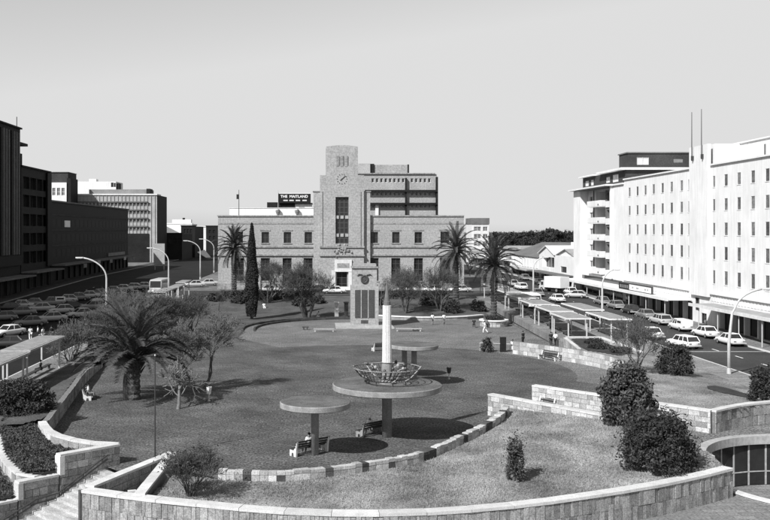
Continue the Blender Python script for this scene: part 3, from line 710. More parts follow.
ap = tag(MB().box((436 - VX) * TS, (442 - VX) * TS, TD + 4, TD + 6, TZ(217), TZ(214.6)).build('roof_vent', M_mid), 'small grey vent box on the right wing roof of the town hall', 'vent')
# building with the name board
sd = 262.0; ss = sd / FOC; SX = lambda p: (p - VX) * ss; SZ = lambda p: CAM_H - (p - VY) * ss; fs = Fac((0, sd), 0)
sb = block('office_building', 'dark building topped by a name board behind the town hall', 'building', fs, SX(267), SX(312), 14, zs(230), SZ(208), M_mid)
fs.part('roof_storey', M_blk, sb, SX(267), SX(295), .1, 8, SZ(208), SZ(202.2)); fs.part('lift_house', M_white, sb, SX(295), SX(312), .3, 8, SZ(208), SZ(204)); fs.part('roof_edge', M_mid, sb, SX(295), SX(312.6), -.2, 8, SZ(203.9), SZ(202.8)); fs.part('vent_slot', M_framed, sb, SX(299), SX(304.5), .2, .3, SZ(208.0), SZ(207))
nb = thing('name_board', 'dark rooftop board lettered THE MAITLAND', 'sign', (SX(294.5), sd - .4, SZ(203)))
fs.part('board', M_blk, nb, SX(278.3), SX(310.7), -.6, -.3, SZ(203), SZ(193.8)); fs.part('board_edge', M_white, nb, SX(278.3), SX(311), -.62, -.28, SZ(193.7), SZ(193.0))
for px in (281, 294, 308): fs.part('strut', M_framed, nb, SX(px) - .1, SX(px) + .1, -.28, .6, SZ(203), SZ(195))
def text_part(name, body, size, loc, th_, m, parent, ext=.02, rx=90):
    cu = bpy.data.curves.new(name, 'FONT'); cu.body = body; cu.size = size; cu.extrude = ext; cu.align_x = 'CENTER'; cu.align_y = 'CENTER'; cu.offset = size * .02
    o = bpy.data.objects.new(name, cu); col.objects.link(o); dg = bpy.context.evaluated_depsgraph_get(); me = bpy.data.meshes.new_from_object(o.evaluated_get(dg)); bpy.data.objects.remove(o)
    me.materials.clear(); me.materials.append(m); r = link(name, me, parent, None, Vector(loc) - wloc(parent)); r.rotation_euler = (rad(rx), 0, th_); return r
text_part('lettering', 'THE  MAITLAND', 1.02, (SX(294.3), sd - .64, SZ(196.6)), 0, M_clw, nb)
for px in (285.6, 291.6, 298, 304.6):
    fs.part('small_lettering', M_concl, nb, SX(px) - .6, SX(px) + .6, -.64, -.6, SZ(200.9) - .05, SZ(200.9) + .3)
mb = MB(); mb.tube([(SX(278.2), sd - .8, SZ(208)), (SX(278.2), sd - .8, SZ(190.5))], .07, 5); mb.build('mast', M_metal, nb)
# sun-shaded block behind the right wing
bd = 236.0; bs = bd / FOC; BX = lambda p: (p - VX) * bs; BZ = lambda p: CAM_H - (p - VY) * bs; fb = Fac((0, bd), 0); ops = []
rows = [(178.3, 182.6), (192, 195.8), (204.2, 208)]
for a, b in rows:
    for i in range(14):
        px = 371.5 + i * 4.35
        if abs(px - 406) < 2: continue
        ops.append((BX(px), BX(px + 2.7), BZ(b), BZ(a)))
bb = block('office_block', 'office block with dark sunshade bands behind the right wing of the town hall', 'building', fb, BX(350), BX(437), 16, zs(230), BZ(174), M_town, ops, dict(glass=M_glass, frame=M_frame, nx=1, nz=1, bar=.12))
for y_ in (190.6, 203.4): fb.part('sunshade', M_blk, bb, BX(365), BX(437.4), -1.2, .05, BZ(y_ + 1.4), BZ(y_ - .6))
fb.part('fin', M_blk, bb, BX(405), BX(406.6), -.8, .05, BZ(216), BZ(178)); fb.part('fin', M_blk, bb, BX(435.6), BX(437.6), -.9, .05, BZ(216), BZ(177)); fb.part('white_panel', M_white, bb, BX(375.2), BX(378.4), -.5, .05, BZ(215.5), BZ(203.9))
fb.part('roof_slab', M_townd, bb, BX(349), BX(435), -.4, 10, BZ(174), BZ(173)); fb.part('plant_room', M_greyl, bb, BX(352), BX(370.4), .8, 9, BZ(173), BZ(163.2)); fb.part('plant_room', M_town, bb, BX(374.5), BX(408), 1.4, 9, BZ(173), BZ(164.3)); fb.part('plant_room_side', M_blk, bb, BX(370.4), BX(374.5), 1.1, 9, BZ(173), BZ(163.4)); fb.part('dark_edge', M_blk, bb, BX(408), BX(409.6), 1.3, 9, BZ(173), BZ(164))
# small tower block at the street end
ed = 330.0; es = ed / FOC; EX = lambda p: (p - VX) * es; EZ = lambda p: CAM_H - (p - VY) * es; fe_ = Fac((0, ed), 0)
ops = [(EX(a), EX(b), EZ(c + 4.6), EZ(c)) for c in (226.6, 234, 241.4) for a, b in ((474, 481), (483, 487.5))]
eb = block('tower_block', 'small white framed block with a dark cap at the end of the right street', 'building', fe_, EX(471.5), EX(489), 12, zs(300), EZ(224), M_concl, ops, dict(glass=M_glassm, frame=M_frame, nx=2, nz=1, bar=.15))
fe_.part('cap', M_mid, eb, EX(471), EX(489.4), -.3, 12, EZ(224), EZ(218))

# ---- right side: white office building
FX = 53.5; fr = Fac((FX, 166.0), rad(-90)); yu = lambda y: 166.0 - y; dpx = lambda p: FX * FOC / (p - VX)
ops = []
for p in (629.5, 637.4, 645.4, 653.6, 662.5, 671.6, 681.6, 689.0, 714, 726, 739, 753, 767.5, 783, 800):
    y = dpx(p)
    for zt, zb in ((21.45, 19.95), (18.3, 16.75), (15.1, 13.45), (11.9, 10.2), (8.7, 6.9)):
        hw = .5 if p not in (689.0, 714) else .36
        ops.append((yu(y) - hw, yu(y) + hw, zb, zt))
gops = [(u_, u_ + 3.4, .85, 3.9, .8) for u_ in [1 + 3.7 * i for i in range(8)]] + [(u_, u_ + 3.4, .85, 3.9, .8) for u_ in [39.5 + 3.7 * i for i in range(11)]]
ent = [(31.2, 32.7, 2.8, 4.6), (33.4, 35.2, .75, 2.6)]
ob = thing('office_building', 'long white office building with rows of narrow windows and two roof poles', 'building', (FX, 126, .7))
mb = MB(); fr.wall(mb, 0, 82, .6, 22.9, ops + gops + ent, .1); fr.shell(mb, 0, 82, 20, .6, 22.9); mb.build('wall', M_white, ob)
for o in ops: fr.window(ob, o, .1, 1, 2, M_glassm, None, .06)
for o in gops: fr.window(ob, o, .8, 2, 1, M_glass, M_framed, .07, 'shop_window')
for o in ent: fr.window(ob, o, .3, 2, 1, M_glass, M_framed, .07)
for o in ops[:]: fr.part('sill', M_whited, ob, o[0] - .06, o[1] + .06, -.05, .05, o[2] - .1, o[2] - .01)
for a, b in ((0, 30), (36.8, 82)):
    fr.part('ledge', M_white, ob, a, b, -.32, .02, 5.42, 5.62); fr.part('roof_coping', M_whited, ob, a, b, -.25, .6, 22.9, 23.12)
    n = int((b - a) / .9)
    for i in range(n): fr.part('flute', M_white, ob, a + i * .9 + .1, a + i * .9 + .7, -.06, .02, 4.5, 5.3)
fr.part('entrance_bay', M_white, ob, 30.2, 36.6, -.45, .02, 5.0, 25.9)
fr.part('attic', M_white, ob, 36.7, 82, 4, 16, 22.9, 25.9); fr.part('attic_cap', M_whited, ob, 30, 82.2, 3.8, 16.2, 25.9, 26.1)
fr.part('attic_rear', M_white, ob, 30.2, 36.7, .5, 16, 22.9, 25.9)
fa = Fac((FX + 4, 166), rad(-90))
for u_ in (43.6, 45.2, 46.8): fa.part('attic_slot', M_mid, ob, u_, u_ + .45, -.03, .1, 23.4, 25.2)
for u_, w_ in ((51.5, 2.2), (56, 2.2), (60, 2.2)): fa.part('attic_window', M_glass, ob, u_, u_ + w_, -.03, .1, 23.6, 25.3)
for u_ in (31.8, 35.2):
    fpz = thing('flagpole', 'tall thin pole on the entrance bay of the white office building', 'flagpole', fr.p(u_, -.7, 24), group='poles on the white office building'); mb = MB()
    mb.tube([fr.p(u_, -.7, 23.9), fr.p(u_, -.7, 30.8)], [.07, .04], 6); mb.build('pole', M_metald, fpz); mb = MB(); mb.box(FX - .78, FX - .44, 166 - u_ - .12, 166 - u_ + .12, 24.0, 24.6); mb.build('bracket', M_metald, fpz)
cn = thing('canopy', 'long white pavement canopy below the white office building and flats', 'canopy', fr.p(0, 0, 4.1))
fr.part('roof_slab', M_whited, cn, -30, 30, -3.4, -.02, 4.05, 4.3); fr.part('fascia', M_white, cn, -30.05, 30.05, -3.55, -3.4, 3.95, 4.4)
for u_ in range(-28, 30, 8): mb = MB(); mb.tube([fr.p(u_, -3.1, .75), fr.p(u_, -3.1, 4.05)], .07, 6); mb.build('post', M_metal, cn)
cn2 = thing('canopy', 'grey topped pavement canopy over the shopfront nearer the tall street lamp', 'canopy', fr.p(60, 0, 4.1))
fr.part('roof_slab', M_rooft, cn2, 37.6, 82, -3.3, -.02, 4.0, 4.22); fr.part('fascia', M_concl, cn2, 37.5, 82, -3.42, -3.3, 3.9, 4.3)
for u_ in range(40, 82, 6): mb = MB(); mb.tube([fr.p(u_, -3.0, .75), fr.p(u_, -3.0, 4.0)], .07, 6); mb.build('post', M_metal, cn2)
sg = thing('shop_sign', 'dark framed white signboard standing on the long white canopy', 'sign', fr.p(13, -2.6, 4.3))
fr.part('frame', M_framed, sg, 5.5, 21.5, -2.7, -2.5, 4.32, 5.5); fr.part('white_panel', M_clw, sg, 11, 21.1, -2.73, -2.7, 4.45, 5.3); fr.part('dark_panel', M_blk, sg, 5.8, 10.8, -2.73, -2.7, 4.45, 5.3)
for i, u_ in enumerate((6.3, 7.2, 8.1, 9.0, 9.9)): fr.part('faded_letter', M_grey, sg, u_, u_ + .55, -2.75, -2.73, 4.6, 5.12)
for u_, w_ in ((12.4, .7), (14.4, 1.2), (18.2, .8), (19.4, .5)): fr.part('faded_letter', M_greyl, sg, u_, u_ + w_, -2.75, -2.73, 4.75, 5.0)

# ---- block of flats
ff = Fac((FX, 197.0), rad(-90)); fu = lambda p: 197.0 - dpx(p)
ft = thing('block_of_flats', 'tall white block of flats with stacked balconies and dark brick penthouse', 'building', (FX, 181, 1.8))
ops = []; gl = []
for k in range(5):
    z = 5.9 + 3.2 * k
    ops += [(fu(584.2), fu(587.2), z + .9, z + 2.2, .3), (fu(590.2), fu(602.4), z + .08, z + 3.0, 2.0), (fu(605), fu(610.5), z + .9, z + 2.4, .25)]
fi = Fac((FX + 1.1, 197.0), rad(-90)); mb = MB(); ff.wall(mb, 0, 30.9, 1.4, 22.2, [(fu(582.5), fu(612.2), 5.6, 22.1, 1.1)], .3); fi.wall(mb, fu(582.5), fu(612.2), 5.6, 22.1, ops, .3); ff.shell(mb, 0, 30.9, 18, 1.4, 22.2); mb.build('wall', M_white, ft)
for i, o in enumerate(ops): fi.window(ft, o, .3, 2 if i % 3 != 1 else 3, 1, M_glass if i % 3 != 2 else M_glassm, M_frame, .08)
for k in range(5):
    z = 5.9 + 3.2 * k; u0, u1 = fu(589.6), fu(603)
    b_ = ff.part('balcony_slab', M_white, ft, u0, u1, -.5, 1.08, z - .1, z + .08)
    ff.part('parapet', M_white, b_, u0, u1, -.52, -.38, z + .08, z + 1.1); ff.part('side_parapet', M_white, b_, u0 - .02, u0 + .12, -.38, 1.08, z + .08, z + 1.1); ff.part('side_parapet', M_white, b_, u1 - .12, u1 + .02, -.38, 1.08, z + .08, z + 1.1)
    ff.part('drain_spout', M_framed, ft, u1 - 1.6, u1 - 1.1, -.56, -.52, z + .15, z + .45)
    ff.part('brick_panel', M_mid, ft, fu(604.2), fu(611.4), .3, 1.08, z + 2.42, z + 2.88); ff.part('brick_jamb', M_mid, ft, fu(604.0), fu(605) - .01, .28, 1.08, z - .3, z + 2.9); ff.part('brick_jamb', M_mid, ft, fu(610.5) + .01, fu(611.8), .28, 1.08, z - .3, z + 2.9)
    ff.part('white_spandrel', M_white, ft, fu(605), fu(610.5), .1, 1.08, z - .3, z + .85)
ff.part('down_pipe', M_mid, ft, fu(588.6), fu(588.9), .9, 1.05, 5.6, 22); ff.part('end_pier', M_white, ft, -.02, fu(582.5) - .02, -.5, .02, 1.5, 22.15); ff.part('side_fin', M_white, ft, fu(612.25), fu(613.2), -.5, .02, 5.4, 22.15)
ff.part('roof_slab', M_whited, ft, -.6, fu(613.4) + .3, -1.5, 18, 22.2, 22.5); ff.part('roof_slab', M_whited, ft, fu(613.4) + .3, 30.9, -.3, 18, 22.2, 22.48); ff.part('soffit', M_mid, ft, fu(582.6), fu(612), -1.4, 1.0, 22.05, 22.19)
p1 = Fac((FX + 1.2, 197), rad(-90)); pops = [(2.5, 5, 23.1, 24.2), (6.5, 8.4, 23.1, 24.2), (16.5, 19, 23.1, 24.2), (20.5, 24, 23.0, 24.4)]
mb = MB(); p1.wall(mb, .8, 28, 22.5, 24.9, pops, .2); p1.shell(mb, .8, 28, 14, 22.5, 24.9); mb.build('penthouse_wall', M_darkb, ft)
for o in pops: p1.window(ft, o, .2, 2, 1, M_concl, M_frame, .1)
p1.part('penthouse_roof', M_white, ft, 13.5, 28.6, -1, 12, 24.9, 25.3); p1.part('penthouse_roof', M_white, ft, .4, 10, -.8, 12, 24.9, 25.15)
q1 = Fac((FX + 2.6, 172), 0); qo = [(1.6, 3.8, 26.0, 27.4), (8.2, 10, 26.4, 27.2), (11.5, 13, 26.6, 27.2)]
mb = MB(); q1.wall(mb, 0, 13.5, 22.4, 28.1, qo, .2); q1.shell(mb, 0, 13.5, 5, 22.4, 28.1); mb.build('upper_penthouse', M_darkb, ft)
for i, o in enumerate(qo): q1.window(ft, o, .2, 2, 1, M_concl if i == 0 else M_grey, M_frame if i == 0 else None, .1)
q1.part('roof_edge', M_mid, ft, -.2, 13.7, -.2, 5.2, 28.1, 28.3)
ff.part('dark_shop_strip', M_glass, ft, 1, 30, -.06, .02, 4.5, 5.2); fsho = [(1 + 3.7 * i, 4.4 + 3.7 * i) for i in range(8)]
for a, b in fsho: ff.part('shop_window', M_glass, ft, a, b, -.05, .02, 1.9, 4.0)
# ---- low shops further along
gs = Fac((FX - .4, 228.0), rad(-90)); b0 = zs(205) - .1
def gable(fac, parent, u0, u1, w0, w1, z0, rise, m):
    mb = MB(); um = (u0 + u1) / 2; o = .4
    A = [fac.p(u0 - o, w0 - o, z0), fac.p(um, w0 - o, z0 + rise), fac.p(u1 + o, w0 - o, z0)]; B = [fac.p(u0 - o, w1, z0), fac.p(um, w1, z0 + rise), fac.p(u1 + o, w1, z0)]
    d = Vector((0, 0, .15))
    for i in (0, 1): mb.hexa([A[i], A[i + 1], B[i + 1], B[i]], [A[i] + d, A[i + 1] + d, B[i + 1] + d, B[i] + d])
    mb.build('roof', m, parent); mb = MB(); mb.add([fac.p(u0, w0, z0), fac.p(u1, w0, z0), fac.p(um, w0, z0 + rise)], [(0, 1, 2)]); mb.build('gable', M_white, parent)
s1 = block('shop', 'white two storey shop with a wide dark upstairs opening beside the flats', 'shop', gs, 0, 30.5, 22, b0, 8.6, M_white, [(3, 14.5, 5.6, 8.0, 1.2), (20, 25, 5.0, 6.3), (2, 13, 2.4, 4.4, 1), (15, 29, 2.4, 4.4, 1)], dict(nx=4, glass=M_glass, frame=M_framed))
gable(gs, s1, 0, 15, 0, 22, 8.6, 1.9, M_whited); gable(gs, s1, 15.6, 30, .5, 22, 8.6, 1.4, M_rooft); gs.part('roof_monitor', M_white, s1, 6, 20, 6, 12, 9.2, 11.4)
gs.part('awning', M_mid, s1, -.2, 30.5, -3, -.02, 4.5, 4.7)
gs2 = Fac((FX - .2, 262.0), rad(-90)); s2 = block('shop', 'pale shop with dark hipped roof and upright wall panels beyond the white shop', 'shop', gs2, 0, 33, 20, b0, 7.6, M_whited, [(2 + 4 * i, 5.4 + 4 * i, 2.6, 4.3, .8) for i in range(8)], dict(glass=M_glass, frame=M_framed))
for i in range(10): gs2.part('wall_panel', M_white, s2, .8 + 3.2 * i, 3.2 + 3.2 * i, -.12, .02, 4.9, 7.2)
mb = MB(); q = [gs2.p(-.4, -.4, 7.6), gs2.p(33.4, -.4, 7.6), gs2.p(33.4, 20, 7.6), gs2.p(-.4, 20, 7.6)]; mb.hexa(q, [gs2.p(6, 7, 11), gs2.p(27, 7, 11), gs2.p(27, 13, 11), gs2.p(6, 13, 11)]); mb.build('roof', M_mid, s2)
gs2.part('awning', M_greyl, s2, 0, 33, -3.2, -.02, 4.35, 4.55)
gs3 = Fac((FX, 330), rad(-90)); s3 = block('shop_row', 'distant pale row of low shops beyond the hipped roof shop', 'shop', gs3, 0, 66, 20, 2.4, 6.8, M_whited, [(2 + 5 * i, 5 + 5 * i, 3.4, 5.2, .4) for i in range(12)], dict(glass=M_glass))
gs3.part('awning', M_greyl, s3, 0, 66, -3, -.02, 5.4, 5.6); gs3.part('roof', M_rooft, s3, -.5, 66.5, -.3, 20, 6.8, 7.4)
fw_ = Fac((62, 300), 0); s4 = block('warehouse', 'distant warehouse with long pale tin roof in front of the tree line', 'warehouse', fw_, 0, 45, 25, 2.4, 8.2, M_mid, [(3 + 8 * i, 6 + 8 * i, 4, 6.5) for i in range(5)], dict(glass=M_glass)); fw_.part('roof', M_rooft, s4, -.5, 45.5, -.5, 25, 8.2, 9.0)

# ---- left side (in shade): X = -58
LX = -58.0; fl_ = Fac((LX, 0), rad(90))
def strip_ops(u0, u1, zz, n, h, gap=.5, dp=.35):
    w_ = (u1 - u0) / n; return [(u0 + i * w_ + gap / 2, u0 + (i + 1) * w_ - gap / 2, z, z + h, dp) for z in zz for i in range(n)]
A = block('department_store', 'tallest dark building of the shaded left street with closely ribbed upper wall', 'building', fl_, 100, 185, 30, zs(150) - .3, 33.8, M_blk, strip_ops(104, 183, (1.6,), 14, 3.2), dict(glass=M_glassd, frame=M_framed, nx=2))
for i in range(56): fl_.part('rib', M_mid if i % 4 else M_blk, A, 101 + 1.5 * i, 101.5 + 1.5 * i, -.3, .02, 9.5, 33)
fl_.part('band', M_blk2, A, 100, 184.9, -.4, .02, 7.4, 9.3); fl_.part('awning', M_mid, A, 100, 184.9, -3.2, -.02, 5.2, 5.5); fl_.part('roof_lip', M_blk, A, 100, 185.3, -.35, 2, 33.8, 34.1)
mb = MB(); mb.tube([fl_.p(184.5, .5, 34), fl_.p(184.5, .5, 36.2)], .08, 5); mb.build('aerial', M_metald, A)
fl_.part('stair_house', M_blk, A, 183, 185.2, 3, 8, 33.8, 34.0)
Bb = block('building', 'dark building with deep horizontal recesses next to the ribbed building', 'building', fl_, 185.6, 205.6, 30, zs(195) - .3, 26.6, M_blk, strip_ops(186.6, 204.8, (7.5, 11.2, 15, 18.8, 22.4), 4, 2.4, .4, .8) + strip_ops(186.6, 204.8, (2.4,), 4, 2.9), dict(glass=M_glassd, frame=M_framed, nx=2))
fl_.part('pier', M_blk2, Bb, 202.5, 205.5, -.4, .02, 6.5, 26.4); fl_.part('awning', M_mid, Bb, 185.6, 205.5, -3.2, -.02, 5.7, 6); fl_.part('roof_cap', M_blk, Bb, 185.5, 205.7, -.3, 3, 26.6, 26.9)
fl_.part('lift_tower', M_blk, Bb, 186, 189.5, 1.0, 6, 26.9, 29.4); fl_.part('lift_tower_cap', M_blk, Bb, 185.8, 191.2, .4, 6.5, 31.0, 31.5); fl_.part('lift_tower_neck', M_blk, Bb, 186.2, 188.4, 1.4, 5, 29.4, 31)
Cb = block('shop_building', 'long dark flat fronted building with one pale panel in its upper window', 'building', fl_, 206, 290, 30, zs(230) - .3, 20.4, M_blk2, strip_ops(207, 289, (8.2, 11.6, 15), 20, 1.7, 1.2, .06) + strip_ops(207, 289, (3.0,), 16, 2.7), dict(glass=M_glassd))
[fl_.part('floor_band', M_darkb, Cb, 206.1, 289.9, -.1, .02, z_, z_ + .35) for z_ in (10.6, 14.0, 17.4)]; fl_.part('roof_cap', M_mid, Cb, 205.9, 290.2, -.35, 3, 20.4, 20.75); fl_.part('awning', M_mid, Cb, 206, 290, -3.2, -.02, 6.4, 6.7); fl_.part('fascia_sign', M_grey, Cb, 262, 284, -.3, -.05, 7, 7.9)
y_ = 58 * 950 / (VX - 67); fl_.part('pale_panel', M_clw, Cb, y_ - 2.2, y_ + 2.4, -.12, .02, 14.9, 16.4)  # plain white panel set over one window
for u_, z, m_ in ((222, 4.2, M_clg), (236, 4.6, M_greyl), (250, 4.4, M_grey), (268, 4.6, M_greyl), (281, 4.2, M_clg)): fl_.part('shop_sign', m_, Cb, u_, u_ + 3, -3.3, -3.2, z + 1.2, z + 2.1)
# lit grid-fronted block across the side street
dd = 342.0; ds = dd / FOC; DX = lambda p: (p - VX) * ds; DZ = lambda p: CAM_H - (p - VY) * ds; fd = Fac((0, dd), 0)
ops = []
for y_, h_ in ((203, 5.4), (211, 5.4), (219.2, 5.4), (227.4, 5.4)):
    for i in range(21):
        ops.append((DX(74 + 3.7 * i) + .12, DX(74 + 3.7 * (i + 1)) - .12, DZ(y_ + 3.2), DZ(y_)))
Db = block('office_block', 'grey grid fronted office block with white roof edge beyond the dark street front', 'building', fd, DX(73), DX(157), 21, zs(300) - .2, DZ(195), M_greyl, ops, dict(glass=M_mid), .2)
for i in range(23): fd.part('mullion_fin', M_greyl, Db, DX(73.4 + 3.7 * i) - .1, DX(73.4 + 3.7 * i) + .1, -.25, .02, DZ(262) if i > 18 else DZ(236), DZ(196))
for y_ in (201.8, 209.8, 218, 226.2): fd.part('shade_band', M_mid, Db, DX(73), DX(148), -.5, .02, DZ(y_ + .7), DZ(y_ - .5))
fd.part('roof_edge', M_white, Db, DX(72.5), DX(157.4), -.4, 8, DZ(195), DZ(193.8)); fd.part('plant_house', M_grey, Db, DX(87), DX(148), 3, 12, DZ(193.8), DZ(189)); fd.part('plant_house_end', M_blk, Db, DX(145), DX(148.4), 2.8, 9, DZ(193.8), DZ(188.3))
fd.part('dark_lower_front', M_blk, Db, DX(128), DX(149), -.35, .02, zs(300), DZ(233.5)); fd.part('side_shade', M_blk, Db, DX(157) + .02, DX(157) + .2, .1, 21, zs(300), DZ(195))  # black sheet on the side face paints its shade
fd.part('white_awning', M_white, Db, DX(139), DX(158), -4, -.4, DZ(268), DZ(266.4))
ec = Fac((0, 330), 0); e3 = 330 / FOC; X3 = lambda p: (p - VX) * e3; Z3 = lambda p: CAM_H - (p - VY) * e3
Eb = block('building', 'white building with three tall windows and dark brick top peeping over the dark roofs', 'building', ec, X3(46), X3(66.5), 12, 2.4, Z3(182.5), M_white, [(X3(a), X3(a + 3.2), Z3(195.5), Z3(187.8)) for a in (52.3, 57, 61.5)], dict(glass=M_glass, frame=M_frame, nx=2, nz=2, bar=.15))
ec.part('brick_storey', M_darkb, Eb, X3(46), X3(67.6), .5, 12, Z3(182.5), Z3(172.3)); ec.part('stair_tower', M_blk, Eb, X3(66.6), X3(70.5), .4, 10, 2.4, Z3(178)); ec.part('roof_edge', M_mid, Eb, X3(46), X3(68), .2, 12.1, Z3(172.3), Z3(171.7))
wc = Fac((0, 400), 0); w3_ = 400 / FOC; X4 = lambda p: (p - VX) * w3_; Z4 = lambda p: CAM_H - (p - VY) * w3_
Wb = block('building', 'plain white building rising behind the grey grid fronted block', 'building', wc, X4(75), X4(116), 14, 2.6, Z4(181.5), M_white, [(X4(111), X4(113.6), Z4(187), Z4(182.5)), (X4(116) - .9, X4(116) - .1, Z4(187), Z4(182.8))], dict(glass=M_glass)); wc.part('lift_house', M_whited, Wb, X4(88), X4(95), 2, 6, Z4(181.5), Z4(178.6)); wc.part('dark_flue', M_blk, Wb, X4(116), X4(119), .5, 4, 2.6, Z4(183.2))
def simple(label, d, x0, x1, yt, m, dep=14, ops=(), extra=None):
    F = Fac((0, d), 0); s_ = d / FOC; X_ = lambda p: (p - VX) * s_; Z_ = lambda p: CAM_H - (p - VY) * s_
    t = block('building', label, 'building', F, X_(x0), X_(x1), dep, 2.6, Z_(yt), m, [(X_(a), X_(b), Z_(d_), Z_(c)) for a, b, c, d_ in ops], dict(glass=M_glass))
    F.part('roof_edge', m, t, X_(x0) - .15, X_(x1) + .15, -.2, 3, Z_(yt), Z_(yt) + .5); return t, F, X_, Z_
simple('dark two storey shops beyond the grid fronted block', 371, 160, 182, 234, M_blk, 30, [(168 + 5 * i, 171.5 + 5 * i, 238, 243) for i in range(3)])
simple('dark upright building beyond the two storey shops on the left street', 405, 181, 195, 226.3, M_blk, 30, [(184 + 3 * i, 186 + 3 * i, y_, y_ + 4) for i in range(3) for y_ in (229, 236, 243)])
t, F, X_, Z_ = simple('white gabled hall far along the left street', 470, 166, 192, 224, M_white, 20); F.part('parapet', M_white, t, X_(172), X_(191), .2, 4, Z_(224), Z_(219.4)); F.part('vent', M_blk, t, X_(182.5), X_(184.5), .1, 2, Z_(219.4), Z_(217.8)); mb = MB(); mb.hexa([F.p(X_(165), -.3, Z_(233)), F.p(X_(180), -.3, Z_(233)), F.p(X_(180), 8, Z_(233)), F.p(X_(165), 8, Z_(233))], [F.p(X_(165), -.2, Z_(226)), F.p(X_(166), -.2, Z_(226)), F.p(X_(166), 8, Z_(226)), F.p(X_(165), 8, Z_(226))]); mb.build('sloping_roof', M_grey, t)
simple('white end wall of a building closing the left street', 455, 195, 206, 227, M_white, 14); simple('dark flat roofed building beside the white end wall', 452, 206, 219, 226.5, M_blk, 14, [(209 + 4 * i, 211 + 4 * i, y_, y_ + 3) for i in range(2) for y_ in (230, 236)])
aw = thing('awning', 'pale sloping awning across the end of the left street', 'awning', ((205 - VX) * .42, 400, 2.8)); mb = MB()
q = [((a - VX) * .42, 400 + b, CAM_H - (c - VY) * .42) for a, b, c in ((197, 0, 252), (213, 0, 262), (213, 5, 262), (203, 5, 250))]; mb.hexa([(x, y, z - .2) for x, y, z in q], q); mb.build('canvas', M_concl, aw)
for x in (198, 212): mb = MB(); mb.tube([((x - VX) * .42, 400.5, 2.5), ((x - VX) * .42, 400.5, CAM_H - ((253 if x < 200 else 262) - VY) * .42)], .1, 5); mb.build('post', M_metald, aw)
bbd = thing('billboard', 'tall pale blank signboard on posts at the corner of the left street', 'sign', ((160 - VX) * .29, 275, zs(275)))
mb = MB(); mb.box((154 - VX) * .29, (165 - VX) * .29, 274.8, 275.2, CAM_H - (264 - VY) * .29, CAM_H - (243.5 - VY) * .29); mb.build('panel', M_greyl, bbd)
for x in (155, 164): mb = MB(); mb.tube([((x - VX) * .29, 275.4, zs(275)), ((x - VX) * .29, 275.4, CAM_H - (246 - VY) * .29)], .12, 6); mb.build('post', M_metal, bbd)

# ================================================================ PLAZA FURNITURE
M_weath = mat('weathered_concrete_top', .115, .95, .45, .7, 14, .45, .3)
def mushroom(label, c, R_, z_top, t_, r_col):
    t = thing('mushroom_shelter', label, 'shelter', c, group='round concrete shelters of the plaza'); x, y = c[0], c[1]; zt = z_top
    mb = MB(); mb.lathe([(R_ - .06, zt - t_), (R_, zt - t_ + .05), (R_, zt - .04), (R_ - .04, zt)], 72, (x, y, 0)); mb.build('disc_roof', M_conc, t)
    mb = MB(); mb.lathe([(R_ - .05, zt + .001), (R_ - .08, zt + .012)], 72, (x, y, 0)); mb.build('roof_screed', M_weath, t)
    mb = MB(); mb.lathe([(r_col, 0), (r_col, zt - t_ - .12), (r_col + .18, zt - t_)], 20, (x, y, 0)); mb.build('column', M_conc, t, True)
    return t
mushroom('smallest concrete disc shelter on one column, nearest the block wall', (-.19, 59.4, 0), 2.2, 3.35, .38, .24)
mushroom('largest concrete disc shelter, carrying the fluted column and wire basket', (4.69, 64.6, 0), 3.7, 3.62, .4, .34)
mushroom('grey disc shelter just behind the fluted column', (8.72, 86.2, 0), 2.2, 3.72, .36, .25)
mushroom('lower grey disc shelter half hidden by another disc behind the fluted column', (8.3, 91.2, 0), 1.95, 3.2, .34, .25)
ob_ = thing('fluted_column', 'tall white fluted column with dark pointed tip on the largest disc', 'column', (4.69, 64.6, 3.63))
mb = MB(); mb.lathe([(.52, 3.63), (.5, 3.9), (.38, 4.05), (.36, 5.0), (.42, 5.08)], 24, (4.69, 64.6, 0)); mb.build('base', M_conc, ob_)
mb = MB(); n = 48; rings = [(0.325, 5.08), (.315, 6.5), (.3, 7.8), (.285, 8.95)]; b = 0
for r, z in rings:
    for k in range(n):
        a = 2 * math.pi * k / n; q = r * (1 if k % 3 else .86); mb.v.append((4.69 + q * math.cos(a), 64.6 + q * math.sin(a), z))
for i in range(3):
    for k in range(n): mb.f.append((i * n + k, i * n + (k + 1) % n, (i + 1) * n + (k + 1) % n, (i + 1) * n + k))
mb.f.append(tuple(range(3 * n, 4 * n))); mb.build('shaft', M_shaft, ob_)
mb = MB(); mb.lathe([(.25, 8.96), (.24, 9.2), (.19, 9.25), (.05, 10.4), (.045, 10.42), (.02, 10.95)], 12, (4.69, 64.6, 0)); mb.build('pointed_tip', M_mid, ob_)
bk = thing('wire_basket', 'round spiky wire basket on the large disc around the fluted column', 'basket', (4.69, 64.6, 3.63)); C0 = Vector((4.69, 64.6, 0))
for r, z, q in ((2.3, 4.72, .045), (2.05, 4.42, .03), (1.8, 4.15, .03), (1.45, 3.92, .045)):
    mb = MB(); mb.tube([C0 + Vector((r * math.cos(a * math.pi / 24), r * math.sin(a * math.pi / 24), z)) for a in range(49)], q, 5, False); mb.build('ring', M_grey if q > .04 else M_metald, bk)
for k in range(44):
    a = 2 * math.pi * k / 44; d = Vector((math.cos(a), math.sin(a), 0)); e = Vector((-d.y, d.x, 0)) * .16; mb = MB()
    mb.tube([C0 + d * 1.4 + Vector((0, 0, 3.9)) - e, C0 + d * 1.8 + Vector((0, 0, 4.15)), C0 + d * 2.34 + Vector((0, 0, 4.78)) + e], .026, 4); mb.build('spoke', M_metald if k % 5 else M_metal, bk)
